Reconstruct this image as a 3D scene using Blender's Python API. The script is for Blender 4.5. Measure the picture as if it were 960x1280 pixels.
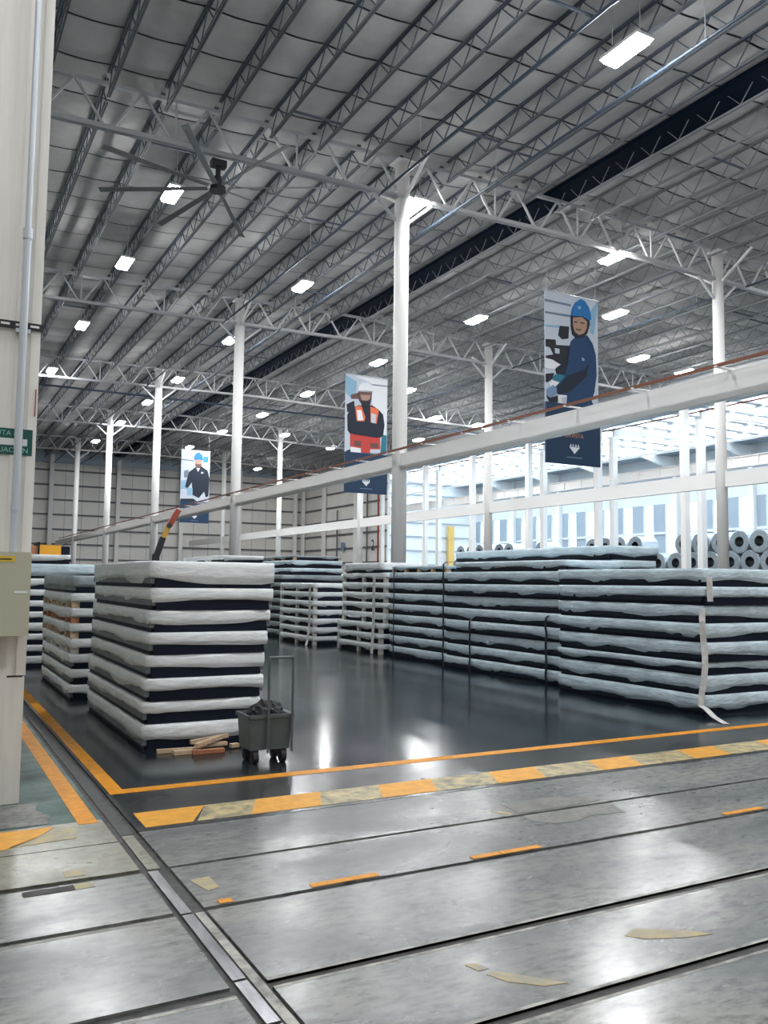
import bpy, math, random
from mathutils import Vector, Matrix

for o in list(bpy.data.objects):
    bpy.data.objects.remove(o)
scene = bpy.context.scene
COL = scene.collection
PI = math.pi

# ------------------------------------------------------------------ camera
cam_data = bpy.data.cameras.new('camera')
cam_data.sensor_fit = 'VERTICAL'
cam_data.sensor_height = 36.0
cam_data.lens = 30.08
cam_data.clip_end = 400
cam = bpy.data.objects.new('camera', cam_data)
COL.objects.link(cam)
cam.matrix_world = Matrix(((0.8778, -0.0490, -0.4765, 0.0),
                           (-0.4789, -0.0655, -0.8754, 0.0),
                           (0.0117, 0.9966, -0.0810, 1.6),
                           (0, 0, 0, 1)))
scene.camera = cam

# ------------------------------------------------------------------ world: even overcast sky
world = bpy.data.worlds.new('overcast_sky')
scene.world = world
world.use_nodes = True
wn = world.node_tree.nodes['Background']
wn.inputs[0].default_value = (0.86, 0.94, 1.0, 1)
wn.inputs[1].default_value = 2.2
LAMP_STRENGTH = 66.0
scene.view_settings.view_transform = 'Standard'
scene.view_settings.look = 'None'
scene.view_settings.gamma = 1.0
scene.view_settings.use_curve_mapping = False
scene.view_settings.exposure = 1.85

# ------------------------------------------------------------------ materials
def mat(name, col, rough=0.5, metal=0.0, noise=0.0, nscale=6.0, bump=0.0, bscale=30.0, spec=0.5,
        col2=None, stretch=None, detail=5.0, rnoise=0.0, coat=0.0):
    m = bpy.data.materials.new(name)
    m.use_nodes = True
    nt = m.node_tree
    b = nt.nodes['Principled BSDF']
    b.inputs['Roughness'].default_value = rough
    b.inputs['Metallic'].default_value = metal
    b.inputs['Specular IOR Level'].default_value = spec
    b.inputs['Coat Weight'].default_value = coat
    b.inputs['Base Color'].default_value = (*col, 1)
    tc = None
    if noise > 0 or bump > 0 or rnoise > 0:
        tc = nt.nodes.new('ShaderNodeTexCoord')
        mp = nt.nodes.new('ShaderNodeMapping')
        if stretch:
            mp.inputs['Scale'].default_value = stretch
        nt.links.new(tc.outputs['Object'], mp.inputs[0])
    if noise > 0:
        n = nt.nodes.new('ShaderNodeTexNoise')
        n.inputs['Scale'].default_value = nscale
        n.inputs['Detail'].default_value = detail
        n.inputs['Roughness'].default_value = 0.62
        nt.links.new(mp.outputs[0], n.inputs['Vector'])
        r = nt.nodes.new('ShaderNodeValToRGB')
        c2 = col2 if col2 else tuple(c * (1 - noise) for c in col)
        c1 = tuple(min(1, c * (1 + noise * 0.5)) for c in col) if not col2 else col
        r.color_ramp.elements[0].position = 0.36
        r.color_ramp.elements[1].position = 0.64
        r.color_ramp.elements[0].color = (*c2, 1)
        r.color_ramp.elements[1].color = (*c1, 1)
        nt.links.new(n.outputs['Fac'], r.inputs[0])
        nt.links.new(r.outputs[0], b.inputs['Base Color'])
        if rnoise > 0:
            mr = nt.nodes.new('ShaderNodeMapRange')
            mr.inputs['From Min'].default_value = 0.3
            mr.inputs['From Max'].default_value = 0.7
            mr.inputs['To Min'].default_value = rough + rnoise
            mr.inputs['To Max'].default_value = max(0.03, rough - rnoise)
            nt.links.new(n.outputs['Fac'], mr.inputs[0])
            nt.links.new(mr.outputs[0], b.inputs['Roughness'])
    if bump > 0:
        n2 = nt.nodes.new('ShaderNodeTexNoise')
        n2.inputs['Scale'].default_value = bscale
        n2.inputs['Detail'].default_value = 4
        nt.links.new(mp.outputs[0], n2.inputs['Vector'])
        bp = nt.nodes.new('ShaderNodeBump')
        bp.inputs['Strength'].default_value = bump
        bp.inputs['Distance'].default_value = 0.02
        nt.links.new(n2.outputs['Fac'], bp.inputs['Height'])
        nt.links.new(bp.outputs[0], b.inputs['Normal'])
    return m

def emis(name, col, strength):
    m = bpy.data.materials.new(name)
    m.use_nodes = True
    nt = m.node_tree
    b = nt.nodes['Principled BSDF']
    b.inputs['Base Color'].default_value = (*col, 1)
    b.inputs['Emission Color'].default_value = (*col, 1)
    b.inputs['Emission Strength'].default_value = strength
    return m

def glass(name, tint):
    m = bpy.data.materials.new(name)
    m.use_nodes = True
    nt = m.node_tree
    out = nt.nodes['Material Output']
    nt.nodes.remove(nt.nodes['Principled BSDF'])
    t = nt.nodes.new('ShaderNodeBsdfTransparent')
    t.inputs[0].default_value = (*tint, 1)
    g = nt.nodes.new('ShaderNodeBsdfGlossy')
    g.inputs['Roughness'].default_value = 0.15
    mx = nt.nodes.new('ShaderNodeMixShader')
    mx.inputs[0].default_value = 0.06
    nt.links.new(t.outputs[0], mx.inputs[1])
    nt.links.new(g.outputs[0], mx.inputs[2])
    nt.links.new(mx.outputs[0], out.inputs[0])
    return m

def two_noise(name, cA, cB, cC, rough, s1, s2, rn=0.08, bump=0.1, stretch=None):
    """concrete: broad blotches plus fine speckle, roughness following the blotches"""
    m = bpy.data.materials.new(name)
    m.use_nodes = True
    nt = m.node_tree
    b = nt.nodes['Principled BSDF']
    tc = nt.nodes.new('ShaderNodeTexCoord')
    mp = nt.nodes.new('ShaderNodeMapping')
    if stretch:
        mp.inputs['Scale'].default_value = stretch
    nt.links.new(tc.outputs['Object'], mp.inputs[0])
    n1 = nt.nodes.new('ShaderNodeTexNoise')
    n1.inputs['Scale'].default_value = s1
    n1.inputs['Detail'].default_value = 6
    n1.inputs['Roughness'].default_value = 0.6
    n1.inputs['Distortion'].default_value = 0.6
    n2 = nt.nodes.new('ShaderNodeTexNoise')
    n2.inputs['Scale'].default_value = s2
    n2.inputs['Detail'].default_value = 8
    n2.inputs['Roughness'].default_value = 0.7
    nt.links.new(mp.outputs[0], n1.inputs['Vector'])
    nt.links.new(mp.outputs[0], n2.inputs['Vector'])
    r1 = nt.nodes.new('ShaderNodeValToRGB')
    e = r1.color_ramp.elements
    e[0].position = 0.34
    e[0].color = (*cA, 1)
    e[1].position = 0.68
    e[1].color = (*cC, 1)
    x = e.new(0.5)
    x.color = (*cB, 1)
    nt.links.new(n1.outputs['Fac'], r1.inputs[0])
    r2 = nt.nodes.new('ShaderNodeValToRGB')
    r2.color_ramp.elements[0].position = 0.33
    r2.color_ramp.elements[0].color = (0.42, 0.43, 0.45, 1)
    r2.color_ramp.elements[1].position = 0.55
    r2.color_ramp.elements[1].color = (1, 1, 1, 1)
    nt.links.new(n2.outputs['Fac'], r2.inputs[0])
    mu = nt.nodes.new('ShaderNodeMix')
    mu.data_type = 'RGBA'
    mu.blend_type = 'MULTIPLY'
    mu.inputs[0].default_value = 1.0
    nt.links.new(r1.outputs[0], mu.inputs[6])
    nt.links.new(r2.outputs[0], mu.inputs[7])
    nt.links.new(mu.outputs[2], b.inputs['Base Color'])
    mr = nt.nodes.new('ShaderNodeMapRange')
    mr.inputs['From Min'].default_value = 0.3
    mr.inputs['From Max'].default_value = 0.7
    mr.inputs['To Min'].default_value = rough + rn
    mr.inputs['To Max'].default_value = max(0.04, rough - rn)
    nt.links.new(n1.outputs['Fac'], mr.inputs[0])
    nt.links.new(mr.outputs[0], b.inputs['Roughness'])
    if bump:
        bp = nt.nodes.new('ShaderNodeBump')
        bp.inputs['Strength'].default_value = bump
        bp.inputs['Distance'].default_value = 0.004
        nt.links.new(n2.outputs['Fac'], bp.inputs['Height'])
        nt.links.new(bp.outputs[0], b.inputs['Normal'])
    return m

M = {}
M['concrete'] = two_noise('worn_concrete', (0.080, 0.087, 0.090), (0.20, 0.205, 0.198), (0.33, 0.326, 0.298), 0.25, 1.0, 16, 0.10, 0.1, (0.6, 1.4, 1))
M['concrete_yellowish'] = two_noise('stained_concrete', (0.13, 0.12, 0.085), (0.20, 0.19, 0.13), (0.27, 0.26, 0.20), 0.32, 1.1, 14, 0.08)
M['pad'] = two_noise('rough_pad_concrete', (0.13, 0.13, 0.12), (0.19, 0.19, 0.175), (0.25, 0.245, 0.225), 0.6, 3, 20, 0.05)
M['patch'] = two_noise('repair_mortar', (0.12, 0.115, 0.10), (0.16, 0.155, 0.14), (0.2, 0.195, 0.17), 0.5, 3, 20, 0.05)
M['dark_floor'] = two_noise('polished_dark_floor', (0.006, 0.014, 0.022), (0.014, 0.022, 0.031), (0.050, 0.054, 0.054), 0.14, 0.5, 9, 0.05, 0.05)
M['apron'] = two_noise('worn_dark_apron', (0.018, 0.022, 0.025), (0.04, 0.042, 0.043), (0.085, 0.083, 0.078), 0.22, 1.2, 12, 0.08, 0.05)
M['green_floor'] = two_noise('green_painted_floor', (0.006, 0.04, 0.03), (0.012, 0.07, 0.05), (0.03, 0.10, 0.075), 0.5, 2.0, 12, 0.1)
M['joint'] = mat('joint_filler', (0.055, 0.054, 0.052), 0.7, noise=0.5, nscale=12)
M['groove'] = mat('groove_mortar', (0.045, 0.045, 0.047), 0.6, noise=0.4, nscale=8)
M['lip'] = mat('joint_lip', (0.30, 0.29, 0.26), 0.45, noise=0.6, nscale=9)
M['orange_paint'] = mat('orange_floor_paint', (0.70, 0.285, 0.02), 0.55, noise=0.18, nscale=10, spec=0.25)
M['yellow_paint'] = mat('yellow_floor_paint', (0.74, 0.36, 0.055), 0.55, noise=0.15, nscale=8, spec=0.25)
M['worn_paint'] = mat('worn_hazard_paint', (0.58, 0.46, 0.22), 0.5, noise=1, nscale=9, col2=(0.17, 0.16, 0.12))
M['faded_paint'] = mat('faded_yellow_paint', (0.42, 0.33, 0.13), 0.45, noise=1, nscale=10, col2=(0.23, 0.22, 0.17))
M['rail_steel'] = mat('rail_steel', (0.34, 0.34, 0.36), 0.28, 0.9, noise=0.5, nscale=5, stretch=(1, 0.3, 1))
M['white_steel'] = mat('white_painted_steel', (0.88, 0.87, 0.85), 0.5)
M['truss_white'] = mat('pale_truss_steel', (0.60, 0.60, 0.61), 0.55)
M['grey_steel'] = mat('grey_truss_steel', (0.42, 0.43, 0.45), 0.5)
M['joist_steel'] = mat('joist_steel', (0.085, 0.10, 0.13), 0.7, spec=0.25)  # on joists left of the ridge this dark tone paints in their shade
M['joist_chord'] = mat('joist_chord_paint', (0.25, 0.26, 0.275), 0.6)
M['joist_chord_dim'] = mat('joist_chord_shaded', (0.125, 0.135, 0.155), 0.6)  # darker copy of the chord colour, painting in the dimmer light left of the ridge
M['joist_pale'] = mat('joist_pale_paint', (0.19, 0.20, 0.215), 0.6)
M['deck'] = mat('roof_insulation', (0.52, 0.51, 0.50), 0.8, noise=0.14, nscale=0.8)
M['deck_seam'] = mat('roof_deck_seam', (0.10, 0.11, 0.13), 0.7)
M['ridge_dark'] = mat('ridge_dark', (0.004, 0.009, 0.02), 0.9, spec=0.05)
M['pipe_dark'] = mat('sprinkler_pipe', (0.05, 0.075, 0.11), 0.55)
M['wall'] = mat('beige_wall_cladding', (0.80, 0.775, 0.73), 0.6, noise=0.06, nscale=0.6)
M['wall_white'] = mat('white_wall_cladding', (0.78, 0.80, 0.82), 0.6)
M['wall_grey'] = mat('grey_wall_cladding', (0.36, 0.42, 0.48), 0.6)
M['girt'] = mat('girt_steel', (0.13, 0.13, 0.14), 0.55)
M['pillar'] = mat('cream_pillar_paint', (0.86, 0.83, 0.78), 0.5, noise=0.08, nscale=1.5, stretch=(8, 8, 0.5))
M['conduit'] = mat('galvanised_conduit', (0.62, 0.66, 0.72), 0.35, 0.5)
M['cabinet'] = mat('cabinet_paint', (0.50, 0.49, 0.38), 0.45)
M['black'] = mat('black_steel', (0.012, 0.014, 0.02), 0.45)
M['sign_green'] = mat('sign_green', (0.004, 0.09, 0.075), 0.4)
M['sign_white'] = mat('sign_white', (0.80, 0.83, 0.84), 0.45)
M['sign_teal'] = mat('sign_letters', (0.30, 0.60, 0.55), 0.45)
M['label_yellow'] = mat('label_yellow', (0.75, 0.52, 0.05), 0.45)
M['label_dark'] = mat('label_print', (0.12, 0.09, 0.02), 0.5)
M['wrap'] = mat('white_plastic_wrap', (0.88, 0.92, 0.95), 0.36, noise=0.07, nscale=5, bump=0.55, bscale=9, stretch=(1, 1, 3))
M['wrap_blue'] = mat('bluish_dim_plastic_wrap', (0.66, 0.80, 0.88), 0.33, noise=0.16, nscale=4, bump=0.6, bscale=10, stretch=(1, 1, 3))  # on the right stacks: white wrap with the weaker light put into its colour
M['wrap_grey'] = mat('grey_plastic_wrap', (0.36, 0.42, 0.45), 0.4, noise=0.2, nscale=4, bump=0.6, bscale=9)
M['runner_grey'] = mat('grey_skid_runner', (0.15, 0.165, 0.18), 0.5, noise=0.25, nscale=4)
M['runner_dark'] = mat('dark_skid_runner', (0.010, 0.016, 0.028), 0.55, spec=0.25)
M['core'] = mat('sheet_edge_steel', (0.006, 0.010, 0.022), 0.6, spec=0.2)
M['timber'] = mat('pale_timber', (0.62, 0.45, 0.30), 0.6, noise=0.25, nscale=8, stretch=(1, 6, 6))
M['timber_white'] = mat('whitish_timber', (0.62, 0.60, 0.55), 0.6, noise=0.2, nscale=8)
M['timber_red'] = mat('reddish_timber', (0.50, 0.20, 0.10), 0.6, noise=0.3, nscale=8)
M['tape'] = mat('white_webbing', (0.66, 0.66, 0.65), 0.6, noise=0.2, nscale=15)
M['strap'] = mat('black_strap', (0.012, 0.017, 0.025), 0.5)
M['coil'] = mat('coil_steel', (0.50, 0.55, 0.60), 0.3, 0.6)
M['coil_face'] = mat('coil_edge_steel', (0.30, 0.36, 0.40), 0.4, 0.5, noise=0.2, nscale=6)
M['bin'] = mat('grey_bin', (0.10, 0.125, 0.13), 0.45, noise=0.15, nscale=6)
M['rubbish'] = mat('black_bag', (0.008, 0.009, 0.012), 0.55, bump=0.6, bscale=20)
M['rubber'] = mat('black_rubber', (0.015, 0.016, 0.018), 0.6)
M['lamp_body'] = mat('lamp_housing', (0.70, 0.70, 0.70), 0.4)
M['lamp_lens'] = emis('lamp_lens', (0.965, 0.985, 1.0), LAMP_STRENGTH)
M['fan_dark'] = mat('fan_motor', (0.015, 0.018, 0.025), 0.4)
M['fan_blade'] = mat('fan_blade', (0.22, 0.23, 0.24), 0.7)
M['rail_brown'] = mat('brown_conductor_rail', (0.24, 0.085, 0.05), 0.5)
M['glass'] = glass('window_glass', (0.93, 0.96, 0.98))
M['skylight'] = glass('skylight_sheet', (0.85, 0.9, 0.94))
M['crane_red'] = mat('red_boom', (0.32, 0.05, 0.03), 0.4)
M['crane_yellow'] = mat('yellow_boom', (0.55, 0.32, 0.05), 0.4)
M['orange_box'] = mat('orange_box', (0.85, 0.40, 0.03), 0.45)
M['yellow_post'] = mat('yellow_post', (0.72, 0.47, 0.14), 0.5)

# ------------------------------------------------------------------ mesh helpers
class MB:
    def __init__(s):
        s.v = []
        s.f = []
        s.m = []
        s.smooth = False

    def box(s, x0, x1, y0, y1, z0, z1, mi=0):
        b = len(s.v)
        s.v += [(x0, y0, z0), (x1, y0, z0), (x1, y1, z0), (x0, y1, z0), (x0, y0, z1), (x1, y0, z1), (x1, y1, z1), (x0, y1, z1)]
        for q in ((3, 2, 1, 0), (4, 5, 6, 7), (0, 1, 5, 4), (1, 2, 6, 5), (2, 3, 7, 6), (3, 0, 4, 7)):
            s.f.append(tuple(b + i for i in q))
            s.m.append(mi)
        return s

    def bar(s, p, q, w, h=None, up=(0, 0, 1), mi=0):
        h = h or w
        p = Vector(p)
        q = Vector(q)
        d = (q - p).normalized()
        u = Vector(up)
        if abs(d.dot(u)) > 0.98:
            u = Vector((0, 1, 0))
        a = d.cross(u).normalized()
        u = a.cross(d)
        b = len(s.v)
        for c in (p, q):
            for i, j in ((-1, -1), (1, -1), (1, 1), (-1, 1)):
                s.v.append(tuple(c + a * (w * 0.5 * i) + u * (h * 0.5 * j)))
        for f in ((0, 1, 2, 3), (7, 6, 5, 4), (0, 4, 5, 1), (1, 5, 6, 2), (2, 6, 7, 3), (3, 7, 4, 0)):
            s.f.append(tuple(b + i for i in f))
            s.m.append(mi)
        return s

    def tube(s, p, q, r, n=10, r2=None, mi=0):
        r2 = r if r2 is None else r2
        p = Vector(p)
        q = Vector(q)
        d = (q - p).normalized()
        u = Vector((0, 0, 1)) if abs(d.z) < 0.9 else Vector((1, 0, 0))
        a = d.cross(u).normalized()
        u = a.cross(d)
        b = len(s.v)
        for c, rr in ((p, r), (q, r2)):
            for i in range(n):
                t = 2 * PI * i / n
                s.v.append(tuple(c + a * math.cos(t) * rr + u * math.sin(t) * rr))
        for i in range(n):
            j = (i + 1) % n
            s.f.append((b + i, b + j, b + n + j, b + n + i))
            s.m.append(mi)
        s.f.append(tuple(b + i for i in reversed(range(n))))
        s.f.append(tuple(b + n + i for i in range(n)))
        s.m += [mi, mi]
        return s

    def prism(s, pts, y0, y1, mi=0):
        """polygon in XZ extruded along Y"""
        b = len(s.v)
        n = len(pts)
        for y in (y0, y1):
            s.v += [(x, y, z) for x, z in pts]
        s.f.append(tuple(b + i for i in range(n)))
        s.f.append(tuple(b + n + i for i in reversed(range(n))))
        s.m += [mi, mi]
        for i in range(n):
            j = (i + 1) % n
            s.f.append((b + j, b + i, b + n + i, b + n + j))
            s.m.append(mi)
        return s

    def slab(s, pts, z0, z1, mi=0):
        """polygon in XY extruded along Z"""
        b = len(s.v)
        n = len(pts)
        for z in (z0, z1):
            s.v += [(x, y, z) for x, y in pts]
        s.f.append(tuple(b + i for i in reversed(range(n))))
        s.f.append(tuple(b + n + i for i in range(n)))
        s.m += [mi, mi]
        for i in range(n):
            j = (i + 1) % n
            s.f.append((b + i, b + j, b + n + j, b + n + i))
            s.m.append(mi)
        return s

    def mesh(s, name, mats):
        me = bpy.data.meshes.new(name)
        me.from_pydata(s.v, [], s.f)
        if not isinstance(mats, (list, tuple)):
            mats = [mats]
        for m in mats:
            me.materials.append(M[m] if isinstance(m, str) else m)
        if len(mats) > 1:
            me.polygons.foreach_set('material_index', s.m)
        if s.smooth:
            me.polygons.foreach_set('use_smooth', [True] * len(me.polygons))
        me.update()
        return me

    def build(s, name, mats, parent=None, loc=None):
        o = bpy.data.objects.new(name, s.mesh(name, mats))
        COL.objects.link(o)
        if parent:
            o.parent = parent
        if loc:
            o.location = loc
        return o

def place(name, me, parent=None, loc=(0, 0, 0), rot=None, scale=None):
    o = bpy.data.objects.new(name, me)
    COL.objects.link(o)
    if parent:
        o.parent = parent
    o.location = loc
    if rot:
        o.rotation_euler = rot
    if scale:
        o.scale = scale
    return o

def empty(name, loc=(0, 0, 0), rz=0):
    o = bpy.data.objects.new(name, None)
    COL.objects.link(o)
    o.location = loc
    o.rotation_euler = (0, 0, rz)
    o.empty_display_size = 0.2
    return o

def tag(o, label, cat, group=None):
    o['label'] = label
    o['category'] = cat
    if group:
        o['group'] = group
    return o

def struct(o, label=None):
    o['kind'] = 'structure'
    if label:
        o['label'] = label
    return o

ORD = ['nearest', 'second nearest', 'third nearest', 'fourth nearest', 'fifth nearest', 'sixth nearest', 'seventh nearest', 'eighth nearest', 'ninth nearest', 'tenth nearest']
TOPORD = ['topmost', 'second from the top', 'third from the top', 'fourth from the top', 'fifth from the top', 'sixth from the top', 'seventh from the top', 'eighth from the top', 'ninth from the top', 'tenth from the top', 'eleventh from the top']

# ------------------------------------------------------------------ frame of the building
BAY = 14.4
YK = [21.16 + BAY * k for k in range(5)]          # column lines
ROW1, ROW2, ROW3 = 12.0, 25.4, 38.8
RIDGE = 17.9
YEND = 90.6
YBACK = -16.0
XLEFT = -15.0
XFAR = 54.0
def zroof(x): return 14.32 - 0.02 * abs(x - RIDGE)

# ------------------------------------------------------------------ floor
floor = MB().box(XLEFT, 75, YBACK, 95, -0.3, -0.012).build('floor', 'joint')
struct(floor, 'concrete floor, dark and polished beyond the orange line')
def fl(name, x0, x1, y0, y1, m, z0=-0.0118, z1=0.0):
    return MB().box(x0, x1, y0, y1, z0, z1).build(name, m, floor)
GX0, GX1 = 1.163, 1.318     # rail groove
ys = [(YBACK, 2.63), (2.69, 3.295), (3.35, 4.17), (4.215, 4.85), (4.885, 5.622)]
for y0, y1 in ys:
    fl('floor_slab', GX1, 38.5, y0, y1, 'concrete')
ysl = [(YBACK, 2.63), (2.69, 3.29), (3.36, 4.165), (4.21, 4.835), (4.905, 5.465)]
for i, (y0, y1) in enumerate(ysl):
    fl('floor_slab', XLEFT, GX0, y0, y1, 'concrete' if i < 4 else 'concrete_yellowish')
fl('floor_slab', XLEFT, GX0, 5.48, 6.02, 'concrete_yellowish')
fl('floor_slab', GX1, 38.5, 5.635, 6.70, 'apron')
fl('floor_slab', GX1, 38.5, 6.70, 91, 'dark_floor')
fl('floor_slab', XLEFT, GX0, 6.02, 91, 'green_floor')
fl('floor_slab', GX0, GX1, 12.5, 91, 'dark_floor')
fl('floor_slab', 38.52, 75, YBACK, 91, 'concrete')
# lips along the wide joints
for y in (2.69, 3.35, 2.61, 3.275):
    fl('joint_lip', GX1, 20, y, y + 0.02, 'lip', -0.011, 0.0006)
for y in (4.15, 3.27):
    fl('joint_lip', XLEFT, GX0, y - 0.012, y + 0.008, 'lip', -0.011, 0.0006)
# rail in its groove
fl('groove_filler', 1.262, 1.305, YBACK, 4.18, 'lip', -0.0118, -0.006)
fl('groove_filler', 1.205, 1.275, 4.9, 5.6, 'concrete_yellowish', -0.0118, -0.006)
fl('groove_filler', 1.205, 1.285, 5.62, 12.5, 'groove', -0.0118, -0.008)
for y0, y1 in ((-3, 3.02), (3.04, 3.40), (3.42, 4.17), (4.19, 4.86)):
    fl('rail_bar', 1.195, 1.25, y0, y1, 'rail_steel', -0.0118, -0.003)
# floor paint
def paint(name, pts, m, z=0.0):
    return MB().slab(pts, z + 0.0002, z + 0.0022).build(name, m, floor)
def rect(x0, x1, y0, y1): return [(x0, y0), (x1, y0), (x1, y1), (x0, y1)]
paint('orange_line', rect(1.345, 9.9, 6.66, 6.79), 'orange_paint')
paint('orange_line', rect(1.345, 1.455, 6.79, 40), 'orange_paint')
paint('yellow_line', rect(1.008, 1.13, 5.95, 30), 'orange_paint')
paint('worn_paint_patch', [(-2, 5.62), (0.55, 5.6), (0.72, 5.75), (0.86, 5.97), (-2, 6.03)], 'yellow_paint')
paint('worn_paint_patch', [(0.55, 5.62), (0.95, 5.66), (0.98, 5.9), (0.86, 5.92), (0.7, 5.75)], 'faded_paint')
# hazard band: solid and worn blocks with slanted ends
cuts = [1.38, 1.72, 2.10, 2.62, 3.12, 3.60, 4.18, 4.66, 5.28, 5.76, 6.42, 6.90, 7.55, 8.05, 8.7, 9.2]
sl = 0.16
hy0, hy1 = 5.70, 6.07
for i in range(len(cuts) - 1):
    a, b = cuts[i], cuts[i + 1]
    if i == 0:
        pts = [(a, hy0), (b - 0.03, hy0), (b + sl, hy1), (a, hy1)]
    else:
        pts = [(a, hy0), (b, hy0), (b + sl, hy1), (a + sl, hy1)]
    paint('hazard_block', pts, 'yellow_paint' if i % 2 == 0 else 'worn_paint')
# leftovers of paint and repairs on the near slabs
for a, b in ((1.90, 2.30), (2.92, 3.12), (3.13, 3.42), (5.05, 5.45), (1.40, 1.47)):
    paint('orange_dash', rect(a, b, 4.222, 4.275), 'orange_paint', 0.002)
paint('repair_patch', [(3.80, 5.16), (4.32, 5.17), (4.52, 4.93), (4.10, 4.91), (3.78, 4.91)], 'patch')
paint('repair_patch', [(3.75, 4.84), (4.55, 4.84), (4.47, 4.60), (4.2, 4.64), (4.0, 4.57), (3.83, 4.60), (3.72, 4.72)], 'patch')
paint('orange_dash', [(3.62, 5.03), (3.68, 5.02), (3.74, 4.91), (3.68, 4.91)], 'faded_paint')
paint('yellow_smear', [(2.92, 3.02), (3.02, 3.06), (3.22, 2.94), (3.30, 2.85), (3.15, 2.88), (2.98, 2.95)], 'faded_paint')
paint('yellow_smear', [(2.13, 2.99), (2.18, 3.0), (2.30, 2.87), (2.38, 2.78), (2.28, 2.80), (2.17, 2.90)], 'faded_paint')
paint('yellow_smear', [(2.10, 3.10), (2.15, 3.10), (2.17, 3.03), (2.12, 3.03)], 'faded_paint')
paint('yellow_smear', rect(0.78, 0.88, 4.95, 5.05), 'faded_paint')
paint('yellow_smear', rect(0.80, 0.90, 4.74, 4.82), 'faded_paint')
paint('repair_patch', rect(0.55, 0.80, 4.74, 4.82), 'joint')
paint('yellow_smear', [(1.36, 4.62), (1.47, 4.63), (1.47, 4.45), (1.40, 4.42)], 'faded_paint')

# ------------------------------------------------------------------ ceiling: deck strips, joists, ridge
ceil_top = MB()
for xa, xb in ((XLEFT, RIDGE), (RIDGE, 39.6)):
    b = len(ceil_top.v)
    za, zb = zroof(xa) + 0.12, zroof(xb) + 0.12
    ceil_top.v += [(xa, YBACK, za), (xb, YBACK, zb), (xb, YEND + 0.3, zb), (xa, YEND + 0.3, za),
                   (xa, YBACK, za + 0.1), (xb, YBACK, zb + 0.1), (xb, YEND + 0.3, zb + 0.1), (xa, YEND + 0.3, za + 0.1)]
    for q in ((3, 2, 1, 0), (4, 5, 6, 7), (0, 1, 5, 4), (1, 2, 6, 5), (2, 3, 7, 6), (3, 0, 4, 7)):
        ceil_top.f.append(tuple(b + i for i in q))
        ceil_top.m.append(0)
ceiling = ceil_top.build('ceiling', 'deck_seam')
struct(ceiling, 'pale insulated roof deck carried by open web steel joists')
JX = [3.58 + 1.415 * k for k in range(-13, 26)]
JX = [x for x in JX if XLEFT < x < 39.4]
# one strip of insulation, sagging between the joists; shared by all strips
strip_w = 1.60
pm = MB()
xs = []
edges = [XLEFT] + JX + [39.4]
for i in range(len(edges) - 1):
    for t in (0, 0.25, 0.5, 0.75):
        x = edges[i] + (edges[i + 1] - edges[i]) * t
        xs.append((x, math.sin(PI * t) * 0.05))
xs.append((39.4, 0))
prof = [(0.03, 0.03), (0.10, 0.0), (strip_w / 2, -0.035), (strip_w - 0.10, 0.0), (strip_w - 0.03, 0.03)]
for x, sag in xs:
    for yy, dz in prof:
        pm.v.append((x, yy, zroof(x) + 0.06 - sag + dz))
for i in range(len(xs) - 1):
    for j in range(len(prof) - 1):
        a = i * 5 + j
        pm.f.append((a, a + 1, a + 6, a + 5))
        pm.m.append(0)
pm.smooth = True
strip_me = pm.mesh('ceiling_panel', 'deck')
y = YBACK
while y < YEND:
    place('ceiling_panel', strip_me, ceiling, (0, y, 0))
    y += strip_w
# joists
def joist_mesh(L, dep=0.62, np_=14, mats=('joist_steel', 'joist_chord'), wt=0.024):
    mb = MB()
    for z, mi in ((0.0, 0), (-dep, 1)):
        for dx in (-0.028, 0.028):
            mb.box(dx - 0.018, dx + 0.018, 0, L, z - 0.045, z, mi)
    st = L / np_
    for i in range(np_):
        y0 = i * st
        mb.bar((0, y0, -dep + 0.02), (0, y0 + st / 2, -0.04), wt)
        mb.bar((0, y0 + st / 2, -0.04), (0, y0 + st, -dep + 0.02), wt)
    return mb.mesh('roof_joist', mats)
jm_full = joist_mesh(BAY - 0.3, mats=('joist_steel', 'joist_chord_dim'))
jm_last = joist_mesh(YEND - YK[4] - 0.2, np_=12, mats=('joist_steel', 'joist_chord_dim'))
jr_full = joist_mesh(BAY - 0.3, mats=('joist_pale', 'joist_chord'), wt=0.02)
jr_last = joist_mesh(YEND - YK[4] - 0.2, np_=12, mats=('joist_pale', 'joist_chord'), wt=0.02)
for x in JX:
    if x < 0.5:
        continue
    for k in range(-1, 5):
        y0 = YK[0] + BAY * k + 0.15
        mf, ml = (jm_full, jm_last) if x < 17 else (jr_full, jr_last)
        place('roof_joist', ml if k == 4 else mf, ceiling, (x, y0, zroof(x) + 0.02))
MB().box(17.38, 18.36, YBACK, YEND, 14.14, 14.28).build('ridge_strip', 'ridge_dark', ceiling)
# bridging bars between joists
random.seed(5)
for k in range(0, 46):
    j = random.randrange(14, len(JX) - 2)
    yy = random.uniform(13, 60)
    xa, xb = JX[j], JX[j + 1]
    if 15.5 < xa < 18.0:
        continue
    MB().bar((xa, yy, zroof(xa) - 0.60), (xb, yy, zroof(xb) - 0.60), 0.05, 0.05).build('bridging_bar', 'joist_steel', ceiling)

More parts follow.
